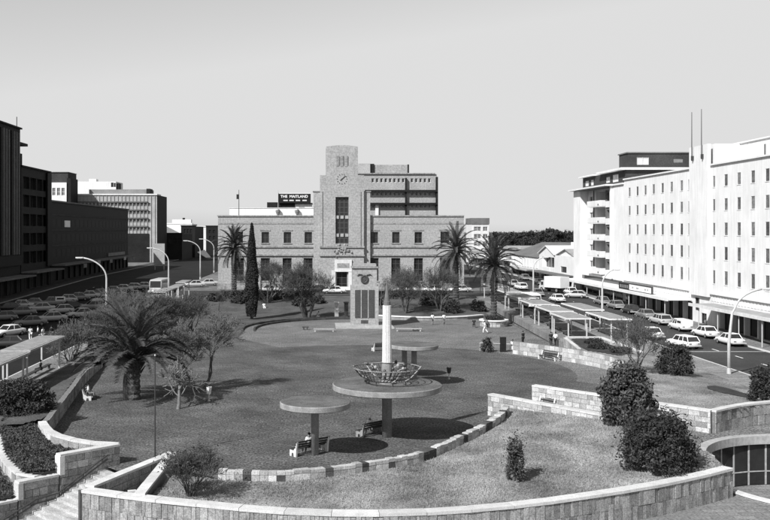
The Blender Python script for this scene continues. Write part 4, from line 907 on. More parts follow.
for k in range(8):
    a = 2 * math.pi * k / 8 + .2; d = Vector((math.cos(a), math.sin(a), 0)); mb = MB(); mb.tube([C0 + d * 1.45 + Vector((0, 0, 3.6)), C0 + d * 1.45 + Vector((0, 0, 3.95))], .03, 5); mb.build('foot', M_metald, bk)
for k in range(14):
    a = 2 * math.pi * k / 14; d = Vector((math.cos(a), math.sin(a), 0)); r = .75 + .25 * (k % 2); mb = MB(); p = C0 + d * r; zt = 4.5 + .35 * ((k * 7) % 5) / 4
    mb.tube([C0 + d * .4 + Vector((0, 0, 3.8)), p + Vector((0, 0, zt)), p + d * .35 + Vector((0, 0, zt + .12))], .03, 5); mb.ell(tuple(p + d * .35 + Vector((0, 0, zt + .12))), (.11, .11, .13), 8, 5); mb.build('lamp_stem', M_greyl if k % 3 == 0 else M_metald, bk)

def bench(label, loc, rz, L=2.2, end=M_concl, group='slatted benches of the plaza'):
    t = thing('bench', label, 'bench', loc, rz, group)
    for sx in (-1, 1):
        mb = MB(); x0 = sx * (L / 2 - .12); pr = [(-.32, 0), (-.1, 0), (-.06, .22), (.1, .22), (.14, 0), (.32, 0), (.32, .4), (.28, .44), (-.12, .42), (-.34, .95), (-.44, .95), (-.34, .4)]
        k = len(pr); mb.add([(x0 - .06, y, z) for y, z in pr] + [(x0 + .06, y, z) for y, z in pr], [tuple(range(k))[::-1], tuple(range(k, 2 * k))] + [(i, (i + 1) % k, k + (i + 1) % k, k + i) for i in range(k)]); mb.build('bench_end', end, t, local=True)
    for y, z in ((-.02, .45), (.12, .46), (.26, .46)): mb = MB(); mb.box(-L / 2, L / 2, y - .055, y + .055, z - .02, z + .02); mb.build('seat_slat', M_wood, t, local=True)
    for z in (.6, .76, .92): mb = MB(); mb.obox((0, -.2 - (z - .45) * .4, z), L, .035, .11, 0, rad(20)); mb.build('back_slat', M_wood, t, local=True)
    return t
bench('dark slatted bench with white ends by the smallest disc column', (-.55, 59.75, 0), rad(38), 2.7)
bench('dark slatted bench in the shade by the largest disc column', (3.75, 65.3, 0), rad(42), 2.7, M_conc)
bench('white ended bench standing against the dark curved wall near the big palm', (-19.1, 79.2, 0), rad(-85), 1.9)
bench('dark backed bench with white ends facing the plaza by the rough stone wall', (25.0, 103.0, 0), rad(122), 2.6)
bench('white bench beyond the fluted column', (7.2, 111.0, 0), rad(20), 1.9)
bench('small dark bench in the niche between the two pale stone walls', (18.0, 75.1, 0), rad(132), 1.6)
# monument
M_inscr = mat('raised_lettering', .075, .6, .3, 6)
mo = thing('war_memorial', 'square stone memorial pillar with dark inscribed panel and wreath', 'memorial', (6.75, 138, 0)); ms = 138 / FOC
MX = lambda p: (p - VX) * ms; MZ = lambda p: CAM_H - (p - VY) * ms; fm = Fac((0, 138), 0)
fm.part('shaft', M_town, mo, MX(351), MX(378.6), 0, 3.4, .3, MZ(286)); fm.part('upper_shaft', M_town, mo, MX(352.6), MX(377), .2, 3.2, MZ(286) + .002, MZ(268.4))
fm.part('cornice', M_townd, mo, MX(351.6), MX(378), .0, 3.4, MZ(268.3), MZ(266.6)); fm.part('cap', M_town, mo, MX(353.4), MX(376.4), .3, 3.1, MZ(266.5), MZ(264))
fm.part('panel', M_plaque, mo, MX(355), MX(374.6), -.05, .1, MZ(318), MZ(290))
for px in (361.2, 368.2): fm.part('panel_rib', M_greyl, mo, MX(px) - .06, MX(px) + .06, -.09, -.05, MZ(318), MZ(290))
fm.part('plaque', M_plaque, mo, MX(361), MX(368), -.04, .1, MZ(323.4), MZ(320.2))
for i in range(12):
    for cx in (358, 364.8, 371.5): fm.part('inscription_line', M_inscr, mo, MX(cx) - .3, MX(cx) + .3, -.062, -.05, MZ(292 + 2.1 * i) - .06, MZ(292 + 2.1 * i) + .04)
mb = MB()
for k in range(22): a = 2 * math.pi * k / 22; mb.ell((MX(364.6) + .45 * math.cos(a), 138.12, MZ(279.4) + .5 * math.sin(a)), (.16, .12, .16), 7, 5)
mb.lathe([(.5, .0), (.42, .06), (.2, .1)], 20); b0_ = len(mb.v) - 60
for i in range(b0_, len(mb.v)): x, y, z = mb.v[i]; mb.v[i] = (MX(364.6) + x, 138.18 - z, MZ(279.4) + y)
mb.build('wreath', M_plaque, mo)
for sx in (-1, 1): mb = MB(); mb.tube([(MX(364.6) + sx * .3, 138.1, MZ(275)), (MX(364.6) + sx * .8, 138.1, MZ(274.3)), (MX(364.6) + sx * 1.1, 138.1, MZ(276))], [.1, .09, .03], 5); mb.build('ribbon', M_plaque, mo)
for i, (q, z) in enumerate(((2.2, .12), (1.4, .22), (.7, .32))): mb = MB(); mb.box(6.75 - 2 - q, 6.75 + 2 + q, 138 - q, 141.4 + q, .008 + .1 * i, z); mb.build('plinth_step', M_greyl, mo)
MC = Vector((6.75, 135, 0))
for R_, lab, a0, a1 in ((17.3, 'outer curved dark kerb step round the memorial', 95, 192), (15.6, 'inner curved dark kerb step round the memorial', 95, 190)):
    t = thing('curved_kerb', lab, 'kerb', MC + Vector((-R_ * .7, R_ * .7, 0))); pa = arc(MC, R_, a0, a1, 36); pb = arc(MC, R_ + .3, a0, a1, 36)
    for i in range(36):
        h = .26 * sm((36 - i) / 5) + .03; q = [pa[i], pb[i], pb[i + 1], pa[i + 1]]; mb = MB(); mb.hexa([(*p, -.02) for p in q][::-1], [(*p, h) for p in q][::-1]); mb.build('kerb_stone', M_blockd, t)
for lab, x, y, L in (('low stone seat left of the memorial', (324 - VX) * .139, 132, 2.9), ('low stone seat right of the memorial', (409 - VX) * .139, 132.5, 3.6), ('dark block seat left of the memorial', (305.5 - VX) * .141, 134.5, .9), ('dark block right of the memorial steps', (415 - VX) * .141, 133.4, 1.0)):
    t = thing('stone_seat', lab, 'seat', (x, y, 0)); mm = M_blockd if 'dark' in lab else M_greyl; mb = MB(); mb.box(x - L / 2, x + L / 2, y - .25, y + .25, .32, .45); mb.build('seat_slab', mm, t)
    for s in (-1, 1): mb = MB(); mb.box(x + s * (L / 2 - .2) - .1, x + s * (L / 2 - .2) + .1, y - .2, y + .2, 0, .318); mb.build('support', mm, t)
for lab, px, m_ in (('pale square gate post behind the memorial', 336.6, M_greyl), ('dark square gate post behind the memorial', 346.2, M_blockd)):
    t = thing('gate_post', lab, 'post', ((px - VX) * .161, 153, .05)); x = (px - VX) * .161; mb = MB(); mb.box(x - .32, x + .32, 152.7, 153.3, 0, 2.4); mb.build('shaft', m_, t); mb = MB(); mb.box(x - .4, x + .4, 152.6, 153.4, 2.4, 2.6); mb.build('cap', m_, t)
lwm = thing('low_wall', 'low white capped wall between the memorial and the round palm planter', 'wall', (18, 150, 0)); pth = resample([(9.6, 151.5, 0), (16, 148.4, 0), (22, 149.4, 0), (26.4, 152.5, 0)], 1.9); nnl = normals2(pth)
for i in range(len(pth) - 1):
    a, b = pth[i], pth[i + 1]
    for r, z0_, z1_, mm, nm in ((.2, -.02, .46, M_conc, 'wall_panel'), (.3, .462, .62, M_white, 'cap_slab')):
        mb = MB(); q = [a - nnl[i] * r, b - nnl[i + 1] * r, b + nnl[i + 1] * r, a + nnl[i] * r]; mb.hexa([(p.x, p.y, z0_) for p in q], [(p.x, p.y, z1_) for p in q]); mb.build(nm, mm, lwm)
rp = thing('round_planter', 'round stone planter with white rim at the foot of a palm', 'planter', (25.9, 140, 0))
for k in range(20):
    a0, a1 = 360 * k / 20 + .8, 360 * (k + 1) / 20 - .8; q = arc((25.9, 140), 2.0, a0, a1, 1) + arc((25.9, 140), 1.6, a1, a0, 1)
    for z0_, z1_ in ((0, .4), (.42, .8)): mb = MB(); mb.hexa([(*p, z0_) for p in q], [(*p, z1_) for p in q]); mb.build('stone', M_stone, rp)
mb = MB(); mb.lathe([(1.5, .805), (2.15, .805), (2.15, .98), (1.5, .98)], 40, (25.9, 140, 0)); mb.build('rim', M_white, rp); mb = MB(); mb.lathe([(1.6, .1), (1.6, .99)], 30, (25.9, 140, 0)); mb.build('soil', M_soil, rp)

# bus shelters
def shelter(label, x0, x1, y0, y1, seg, h=2.7, cap=M_greyl, gap=True):
    t = thing('bus_shelter', label, 'bus shelter', ((x0 + x1) / 2, (y0 + y1) / 2, zs(y0) + .13), group='bus shelters'); n = max(1, round((y1 - y0) / seg)); q = (y1 - y0) / n
    for i in range(n):
        a, b = y0 + i * q + .03, y0 + (i + 1) * q - .03; z = zs((a + b) / 2) + .13 + h + (.16 if i % 2 else 0); mb = MB(); mb.box(x0, x1, a, b, z, z + .16); mb.build('roof_slab', cap, t)
        mb = MB(); mb.box(x0 + .15, x1 - .15, a + .1, b - .1, z + .161, z + .19); mb.build('roof_felt', M_conc, t)
        for yy in (a + .5, b - .5):
            for xx in (x0 + .45, x1 - .45): mb = MB(); mb.box(xx - .07, xx + .07, yy - .07, yy + .07, zs(yy) + .12, z); mb.build('post', M_metal, t)
        mb = MB(); mb.box((x0 + x1) / 2 - .2, (x0 + x1) / 2 + .2, a + .8, b - .8, zs(a) + .52, zs(a) + .6); mb.build('seat', M_wood, t)
        for yy in (a + 1, b - 1): mb = MB(); mb.box((x0 + x1) / 2 - .1, (x0 + x1) / 2 + .1, yy - .05, yy + .05, zs(yy) + .12, zs(a) + .52); mb.build('seat_leg', M_metald, t)
    return t
shelter('long flat roofed bus shelter beside the big dark shrub on the left pavement', -27.2, -24.6, 70, 92.5, 11, 2.75)
shelter('far bus shelter on the left pavement beyond the bare hedge trees', -25.6, -23.6, 136, 158, 11, 2.75, M_greyl); shelter('farthest bus shelter on the left pavement nearest the town hall', -25.2, -23.4, 160, 176, 8, 2.75, M_greyl)
for i, (y0, y1, lab) in enumerate(((113.5, 121.5, 'flat roofed bus shelter beside the low planter wall with white coping'), (122, 130.5, 'second bus shelter from the low planter wall with white coping'), (131.2, 140, 'third bus shelter from the low planter wall with white coping'), (141, 151, 'fourth bus shelter from the low planter wall, near the palm planter'), (152, 162, 'fifth bus shelter from the low planter wall, next to the last of the right row'), (163, 173, 'sixth bus shelter from the low planter wall, farthest of the right row'))):
    shelter(lab, 29.6 + .15 * (i % 2), 32.7 + .15 * (i % 2), y0, y1, 9, 2.55, M_concl)

# street lamps and poles
def lamp(label, x, y, z0, h, arm, dx, lean=0.0):
    t = thing('street_lamp', label, 'street lamp', (x, y, z0), group='street lamps'); r = 1.6 if h > 8.5 else 1.4
    pts = [(x, y, z0), (x, y, z0 + 3), (x + lean * .6, y, z0 + h * .72)]
    for k in range(1, 9):
        a = k / 8 * math.pi * .44; pts.append((x + lean + dx * arm * (1 - math.cos(a)) / (1 - math.cos(math.pi * .44)), y, z0 + h * .72 + h * .28 * math.sin(a) / math.sin(math.pi * .44)))
    mb = MB(); mb.tube(pts, [.17, .15, .12] + [.1] * 8, 8); mb.build('pole', M_metal, t, True)
    e = Vector(pts[-1]); mb = MB(); mb.obox(e + Vector((dx * .4, 0, .02)), .95, .34, .16); mb.build('lamp_head', M_concl, t); mb = MB(); mb.obox(e + Vector((dx * .45, 0, -.09)), .6, .24, .06); mb.build('lens', M_lamp, t)
    mb = MB(); mb.lathe([(.2, 0), (.18, .5), (.13, .6)], 10, (x, y, z0)); mb.build('base_cover', M_metal, t)
for lab, px, d in (('curved street lamp behind the big palm on the left pavement', 106.5, 123), ('curved street lamp beside the far bus shelter on the left', 168.6, 175), ('curved street lamp on the left kerb near the town hall palm', 200.3, 222), ('farthest curved street lamp on the left kerb', 214, 255)):
    lamp(lab, (px - VX) * d / FOC, d, zs(d) + .1, 9.6 if d < 160 else 9.0, 3.1, -1)
lamp('tall street lamp on the right pavement near the raised lawn', 38.2, 88.3, .72, 7.9, 2.6, 1, .5); lamp('street lamp behind the nearest bus shelters of the right row', 38.6, 129, zs(124) + .1, 7.8, 1.6, 1); lamp('street lamp beside the white minibus near the low shops', 38.2, 168.5, zs(168) + .1, 7.6, 1.8, 1)
fp1 = thing('thin_pole', 'thin plain metal pole beside the triangular planter', 'pole', (-10.05, 58.6, 0)); mb = MB(); mb.tube([(-10.05, 58.6, 0), (-10.05, 58.6, 6.3)], [.05, .035], 7); mb.build('shaft', M_metald, fp1); mb = MB(); mb.lathe([(.12, 0), (.1, .12)], 10, (-10.05, 58.6, 0)); mb.build('foot', M_metald, fp1); mb = MB(); mb.ell((-10.05, 58.6, 6.33), (.06, .06, .06), 8, 5); mb.build('finial', M_metal, fp1)
def post_bin(label, x, y, z0, h, m_top, m_post):
    t = thing('litter_bin', label, 'litter bin', (x, y, z0)); mb = MB(); mb.tube([(x, y, z0), (x, y, z0 + h * .6)], .05, 6); mb.build('post', m_post, t)
    mb = MB(); mb.lathe([(.16, h * .5), (.22, h * .9), (.23, h), (.19, h), (.17, h * .92)], 12, (x, y, z0)); mb.build('bin', m_top, t); mb = MB(); mb.lathe([(.12, 0), (.1, .05)], 10, (x, y, z0)); mb.build('foot', m_post, t)
p = at(209, 401); post_bin('white topped litter bin on a post beside the pruned tree', p.x, p.y, 0, 1.15, M_white, M_concl)
p = at(449, 379); post_bin('dark round litter bin on a post beyond the disc shelter shadows', p.x, p.y, 0, 1.1, M_metald, M_metal)
p = at(61, 366, .75); post_bin('dark litter bin by the end of the left bus shelter', -23.7, 92.8, .75, 1.2, M_metald, M_metald)
t = thing('kiosk_post', 'dark upright box standing beside a small shrub before the rough stone wall', 'kiosk', at(503, 352)); p = at(503, 352); mb = MB(); mb.box(p.x - .32, p.x + .32, p.y - .25, p.y + .25, 0, 1.75); mb.build('body', M_blk, t); mb = MB(); mb.box(p.x - .38, p.x + .38, p.y - .3, p.y + .3, 1.75, 1.85); mb.build('cap', M_mid, t); mb = MB(); mb.box(p.x - .22, p.x + .22, p.y - .27, p.y - .25, .9, 1.5); mb.build('panel', M_glass, t)
t = thing('low_rail', 'thin low rail running from the dark box to the rough stone wall', 'railing', at(490, 352)); a, b = at(480, 351), at(513, 352.5)
for k in range(4): p = a.lerp(b, k / 3); mb = MB(); mb.tube([p, p + Vector((0, 0, .95))], .035, 5); mb.build('post', M_metal, t)
mb = MB(); mb.tube([a + Vector((0, 0, .95)), b + Vector((0, 0, .95))], .035, 5); mb.build('rail', M_metal, t)

# ================================================================ VEHICLES
def loft(secs):
    mb = MB(); n = len(secs[0][1])
    for y, s in secs: mb.v += [(x, y, z) for x, z in s]
    for i in range(len(secs) - 1):
        for k in range(n): mb.f.append((i * n + k, i * n + (k + 1) % n, (i + 1) * n + (k + 1) % n, (i + 1) * n + k))
    mb.f.append(tuple(range(n))[::-1]); mb.f.append(tuple(range((len(secs) - 1) * n, len(secs) * n))); return mb
def wheel(t, x, y, r, wd=.19):
    s = 1 if x > 0 else -1; mb = MB(); mb.tube([(x - s * wd / 2, y, r), (x + s * wd / 2, y, r)], r, 18); w_ = mb.build('wheel', M_tyre, t, local=True)
    mb = MB(); mb.tube([(x + s * wd / 2, y, r), (x + s * (wd / 2 + .015), y, r)], [r * .62, r * .5], 14); mb.build('hub_cap', M_cg, w_, local=True)
def car(kind, body):
    L, W, belt, top, g0 = {'sedan': (4.35, 1.66, .86, 1.4, 0), 'hatch': (3.85, 1.58, .86, 1.4, 0), 'wagon': (4.5, 1.68, .88, 1.44, 0), 'pickup': (4.4, 1.64, .9, 1.55, 0)}[kind]
    t = thing('parked_car', 'car', 'car'); h = W / 2
    def sec(y, k, zb, zt, wt=.94): return (y, [(-h * k * .86, zb), (h * k * .86, zb), (h * k, zb + .2), (h * k, zt - .2), (h * k * wt, zt), (h * k * wt * .5, zt + .03), (-h * k * wt * .5, zt + .03), (-h * k * wt, zt), (-h * k, zt - .2), (-h * k, zb + .2)])
    f_, r_ = L / 2, -L / 2
    rear = belt - .03 if kind != 'hatch' else belt - .08
    mb = loft([sec(r_, .86, .34, rear - .06), sec(r_ + .12, .95, .27, rear), sec(r_ + 1.0, 1, .22, belt + .01), sec(0, 1, .2, belt), sec(f_ - 1.25, 1, .22, belt - .01), sec(f_ - .35, .97, .26, belt - .1), sec(f_ - .05, .9, .3, belt - .17), sec(f_, .84, .36, belt - .24)])
    bo = mb.build('body', body, t, True, local=True)
    g = {'sedan': (r_ + .75, r_ + 1.25, .35, f_ - 1.15), 'hatch': (r_ + .12, r_ + .75, .3, f_ - 1.1), 'wagon': (r_ + .12, r_ + .5, .5, f_ - 1.3), 'pickup': (r_ + 1.75, r_ + 1.9, .55, f_ - 1.15)}[kind]
    q0 = [(-h * .9, g[0]), (h * .9, g[0]), (h * .9, g[3]), (-h * .9, g[3])]; k2 = .72; q1 = [(-h * k2, g[1]), (h * k2, g[1]), (h * k2, g[2]), (-h * k2, g[2])]
    mb = MB(); mb.hexa([(x, y, belt - .02) for x, y in q0], [(x, y, top - .05) for x, y in q1]); mb.build('windows', M_glass, t, local=True)
    mb = MB(); q2 = [(x * 1.05, y + (.05 if i > 1 else -.05)) for i, (x, y) in enumerate(q1)]; mb.hexa([(x, y, top - .06) for x, y in q2], [(x * .94, y * .97, top) for x, y in q2]); mb.build('roof', body, t, local=True)
    for i in range(4): mb = MB(); mb.tube([(q0[i][0] * 1.0, q0[i][1], belt - .02), (q1[i][0] * 1.02, q1[i][1], top - .04)], .045, 5); mb.build('pillar', body, t, local=True)
    for s in (-1, 1):
        for tt in ((.5,) if kind != 'wagon' else (.34, .62)):
            y0_, y1_ = lerp(g[0], g[3], tt), lerp(g[1], g[2], tt); mb = MB(); mb.tube([(s * h * .905, y0_, belt - .02), (s * h * k2 * 1.03, y1_, top - .04)], .04, 5); mb.build('door_pillar', body, t, local=True)
        for y in (f_ - .72, r_ + .78): wheel(t, s * (h - .1), y, .29)
        mb = MB(); mb.obox((s * h * .62, f_ + .0, belt - .34), .34, .08, .17); mb.build('headlight', M_lamp, t, local=True); mb = MB(); mb.obox((s * h * .66, r_ - .0, belt - .24), .32, .07, .14); mb.build('tail_light', M_cg, t, local=True)
    for y, s in ((f_ + .05, 1), (r_ - .05, -1)): mb = MB(); mb.obox((0, y, .42), W * .96, .12, .13); mb.build('bumper', M_metal, t, local=True)
    mb = MB(); mb.obox((0, f_ + .01, belt - .36), h * .8, .06, .15); mb.build('grille', M_blk, t, local=True)
    if kind == 'pickup':
        mb = MB(); mb.box(-h * .93, h * .93, r_ + .1, r_ + 1.7, belt, 1.5); mb.build('load_canopy', M_cw, t, local=True)
        for s in (-1, 1): mb = MB(); mb.box(s * h * .93 - .012, s * h * .93 + .012, r_ + .35, r_ + 1.5, 1.08, 1.36); mb.build('canopy_window', M_glass, t, local=True)
    return t
def van(body, L=5.2, W=1.9, H=2.2, name='minibus', n=5):
    t = thing(name, 'bus', 'minibus'); h = W / 2; f_, r_ = L / 2, -L / 2
    def sec(y, k, zb, zt): return (y, [(-h * k, zb), (h * k, zb), (h * k, zt - .22), (h * k * .96, zt - .08), (h * k * .85, zt), (-h * k * .85, zt), (-h * k * .96, zt - .08), (-h * k, zt - .22)])
    mb = loft([sec(r_, .94, .4, H - .12), sec(r_ + .12, 1, .34, H), sec(f_ - .9, 1, .34, H), sec(f_ - .35, .98, .34, H - .18), sec(f_ - .12, .95, .36, 1.2), sec(f_, .9, .4, 1.02)]); mb.build('body', body, t, local=True)
    q = (L - 1.5) / n
    for s in (-1, 1):
        for i in range(n): y = r_ + .4 + i * q; mb = MB(); mb.box(s * h - .012, s * h + .012, y, y + q - .14, H - .98, H - .34); mb.build('side_window', M_glass, t, local=True)
        for y in (f_ - .95, r_ + 1.0): wheel(t, s * (h - .11), y, .33 if L < 6 else .45, .22)
        mb = MB(); mb.obox((s * h * .7, f_ + .01, .72), .26, .06, .2); mb.build('headlight', M_lamp, t, local=True); mb = MB(); mb.obox((s * h * .85, r_ - .01, .95), .14, .05, .3); mb.build('tail_light', M_cg, t, local=True)
    mb = MB(); a, b = f_ - .33, f_ - .1; mb.hexa([(-h * .86, b + .02, 1.18), (h * .86, b + .02, 1.18), (h * .86, b - .05, 1.18), (-h * .86, b - .05, 1.18)], [(-h * .84, a + .02, H - .28), (h * .84, a + .02, H - .28), (h * .84, a - .05, H - .28), (-h * .84, a - .05, H - .28)]); mb.build('windscreen', M_glass, t, local=True)
    mb = MB(); mb.box(-h * .8, h * .8, r_ - .015, r_ + .02, H - .98, H - .36); mb.build('rear_window', M_glass, t, local=True)
    for y in (f_ + .04, r_ - .04): mb = MB(); mb.obox((0, y, .45), W * .94, .1, .16); mb.build('bumper', M_metal, t, local=True)
    return t
def truck():
    t = thing('delivery_truck', 'truck', 'truck'); mb = MB(); mb.box(-1.15, 1.15, -3.4, 1.2, .95, 3.1); mb.build('cargo_box', M_cw, t, local=True)
    for i in range(6): 
        for s in (-1, 1): mb = MB(); mb.box(s * 1.16 - .02, s * 1.16 + .02, -3.2 + i * .85, -3.12 + i * .85, .98, 3.05); mb.build('box_rib', M_cl, t, local=True)
    mb = loft([(1.3, [(-1, .5), (1, .5), (1, 2.2), (-1, 2.2)]), (2.3, [(-1, .5), (1, .5), (.92, 2.25), (-.92, 2.25)]), (2.75, [(-.98, .55), (.98, .55), (.95, 1.3), (-.95, 1.3)]), (2.95, [(-.95, .6), (.95, .6), (.9, 1.2), (-.9, 1.2)])]); mb.build('cab', M_cl, t, local=True)
    mb = MB(); mb.hexa([(-.85, 2.79, 1.32), (.85, 2.79, 1.32), (.85, 2.7, 1.3), (-.85, 2.7, 1.3)], [(-.82, 2.38, 2.15), (.82, 2.38, 2.15), (.82, 2.3, 2.15), (-.82, 2.3, 2.15)]); mb.build('windscreen', M_glass, t, local=True)
    for s in (-1, 1): 
        mb = MB(); mb.box(s * .99 - .02, s * .99 + .02, 1.6, 2.3, 1.35, 2.0); mb.build('side_window', M_glass, t, local=True)
        for y in (2.1, -2.2): wheel(t, s * .95, y, .45, .25)
        mb = MB(); mb.obox((s * .7, 2.96, .85), .25, .06, .2); mb.build('headlight', M_lamp, t, local=True)
    mb = MB(); mb.box(-.6, .6, -3.3, 2.4, .5, .94); mb.build('chassis', M_metald, t, local=True); return t
PROTO = {}
def put_car(kind, paint, x, y, rz, label, group):
    if (kind, paint.name) not in PROTO: PROTO[(kind, paint.name)] = o = car(kind, paint); o.location = (x, y, zs(y) + .01); o.rotation_euler = (0, 0, rz); o['label'] = label; o['group'] = group; return o
    return copy_tree(PROTO[(kind, paint.name)], (x, y, zs(y) + .01), rz, label, group)
GR = 'cars along the right street'; GL = 'cars in the shaded left street'; GT = 'cars before the town hall'
for kind, m_, x, y, a, lab in (
    ('wagon', M_cw, 42.0, 109.3, 12, 'white estate car driving away on the right street, nearest the raised lawn'), ('sedan', M_cw, 48.4, 111.6, 4, 'white saloon parked at the kerb beside the near grey canopy'), ('sedan', M_cw, 48.4, 118.6, 5, 'white saloon parked by the entrance bay, second along the kerb'),
    ('pickup', M_cw, 47.9, 125.5, 2, 'white pickup with load canopy parked behind the white saloons'), ('wagon', M_cl, 47.8, 132.6, 3, 'pale estate car parked beyond the white pickup'), ('sedan', M_cw, 41.2, 117.5, 5, 'white saloon mostly hidden behind the bare tree of the raised lawn'),
    ('sedan', M_cg, 48.2, 139.8, 2, 'grey saloon parked under the long white canopy'), ('hatch', M_cd, 48.2, 146.6, 3, 'dark hatchback parked under the long white canopy'), ('sedan', M_cg, 48.3, 154.0, 2, 'grey saloon under the canopy, beyond the dark hatchback'), ('hatch', M_cg, 48.2, 161.5, 2, 'grey hatchback under the canopy near the flats'), ('hatch', M_cl, 47.2, 174.0, 68, 'white hatchback standing across the street before the flats'),
    ('sedan', M_cw, 41.8, 166.0, 4, 'white saloon behind the minibus beside the bus shelters'), ('sedan', M_cd, 41, 139, 2, 'dark saloon behind the bus shelters'), ('sedan', M_cd, 48, 206, 2, 'dark saloon parked before the low white shop'), ('sedan', M_cw, 41, 215, 8, 'white saloon far along the right street'), ('hatch', M_cg, 48, 221, 2, 'grey hatchback parked before the hipped roof shop'), ('hatch', M_cw, 48.2, 181.5, 3, 'white hatchback parked beyond the white box truck'), ('sedan', M_cl, 48.1, 195, 2, 'pale saloon parked at the corner of the low white shop'), ('sedan', M_cg, 41.0, 178, 3, 'grey saloon following the white saloon past the minibus'), ('wagon', M_cw, 41.2, 193, 4, 'white estate car far along the right street'), ('hatch', M_cl, 41.4, 202, 4, 'pale hatchback behind the far white estate car'), ('sedan', M_cl, 41.0, 230, 3, 'pale saloon farthest along the right street'), ('hatch', M_cw, 36.2, 146, 2, 'white hatchback in the bus bay behind the shelters'), ('sedan', M_cl, 36.0, 186, 80, 'pale saloon turning out of the town hall road')):
    put_car(kind, m_, x, y, rad(a), lab, GR)
for kind, m_, px, py, a, lab in (
    ('sedan', M_cw, 9, 336, 150, 'pale saloon facing the plaza, nearest the left bus shelter'), ('sedan', M_cl, 51, 321.5, 118, 'pale saloon in the middle of the shaded street'), ('sedan', M_cl, 81, 317.5, 125, 'pale saloon behind the left bare bushes'), ('sedan', M_cg, 21, 315.5, 112, 'grey saloon parked under the ribbed dark building'), ('hatch', M_cg, 3, 320.5, 115, 'grey hatchback behind the pale saloon on the left'), ('sedan', M_cl, 41, 311.5, 105, 'pale saloon in the second row of the shaded street'), ('pickup', M_cg, 52, 306, 110, 'grey pickup parked before the dark recessed building'),
    ('sedan', M_cd, 9, 348, 100, 'black saloon beside the left bus shelter roof'), ('hatch', M_cl, 66, 302.5, 105, 'pale hatchback in the row along the dark flat front'), ('sedan', M_cg, 77, 300.5, 105, 'grey saloon in the row along the dark flat front'), ('sedan', M_cl, 88, 298.5, 100, 'pale saloon in the row behind the first curved lamp'), ('hatch', M_cg, 98, 296.5, 100, 'grey hatchback in the row behind the first curved lamp'), ('sedan', M_cg, 112, 293.5, 95, 'grey saloon in the row beyond the first curved lamp'), ('sedan', M_cl, 122, 291.5, 95, 'pale saloon farther along the row of the dark flat front'), ('hatch', M_cl, 132, 290, 95, 'pale hatchback near the white awning of the left street'),
    ('sedan', M_cl, 157, 293.5, 160, 'pale saloon driving past the far left bus shelter'), ('sedan', M_cd, 70, 310, 120, 'dark saloon beside the pale saloon in the shaded street'), ('sedan', M_cg, 30, 326, 120, 'grey saloon between the pale saloons near the white dressed group'), ('hatch', M_cl, 61, 313.5, 118, 'pale hatchback in the middle row of the shaded street'), ('sedan', M_cg, 93, 309.5, 120, 'grey saloon half hidden by the left bare bushes'), ('sedan', M_cl, 104, 303, 115, 'pale saloon by the pole of the first curved lamp'), ('hatch', M_cg, 119, 300.5, 115, 'grey hatchback beyond the first curved lamp in the middle row'), ('sedan', M_cd, 133, 298, 112, 'dark saloon in the middle row near the far left bus shelter'), ('sedan', M_cl, 143, 289, 95, 'pale saloon near the blank signboard'), ('hatch', M_cg, 152, 287.5, 95, 'grey hatchback near the blank signboard'), ('sedan', M_cg, 33, 306.5, 100, 'grey saloon against the kerb below the recessed building'), ('sedan', M_cl, 20, 308.5, 100, 'pale saloon against the kerb below the ribbed building'), ('hatch', M_cd, 8, 311, 100, 'dark hatchback against the kerb below the ribbed building'), ('sedan', M_cl, 195, 287, 100, 'pale saloon near the pale awning of the left street'), ('sedan', M_cl, 208, 285.5, 100, 'pale saloon at the end of the left street')):
    p = ats(px, py); put_car(kind, m_, p.x, p.y, rad(a), lab, GL)
for kind, m_, px, a, lab in (('sedan', M_cw, 334, 88, 'white saloon before the town hall door'), ('sedan', M_cl, 268, 92, 'pale saloon parked before the left wing of the town hall'), ('hatch', M_cg, 290, 90, 'grey hatchback parked before the left wing'), ('sedan', M_cw, 405, 90, 'white saloon parked before the right wing of the town hall'), ('hatch', M_cw, 432, 85, 'white hatchback parked before the right wing of the town hall'), ('sedan', M_cw, 460, 92, 'white saloon by the corner of the right wing'), ('sedan', M_cd, 318, 90, 'dark saloon left of the town hall door')):
    put_car(kind, m_, (px - VX) * 187 / FOC, 187 if px != 334 else 184, rad(a), lab, GT)
b1 = van(M_cw, 5.4, 2.0, 2.4); b1.location = (35.0, 156, zs(156)); b1.rotation_euler = (0, 0, rad(183)); b1['label'] = 'white minibus with big rear window behind the far bus shelters'; b1['group'] = 'white buses by the shelters'
for y0, y1, lab in ((114, 124, 'bus shelter in the second row, behind the nearest right shelter'), (125, 136.5, 'bus shelter in the second row, farther from the low planter wall')): shelter(lab, 34.9, 37.7, y0, y1, 11, 2.4, M_white)
b3 = van(M_cl, 8.6, 2.4, 2.7, 'bus', 7); b3.location = (-31, 186, zs(186)); b3.rotation_euler = (0, 0, rad(178)); b3['label'] = 'pale bus beyond the far left bus shelter'; b3['category'] = 'bus'
tk = truck(); tk.location = (46.2, 187, zs(187)); tk.rotation_euler = (0, 0, rad(28)); tk['label'] = 'white box truck standing before the low shops'

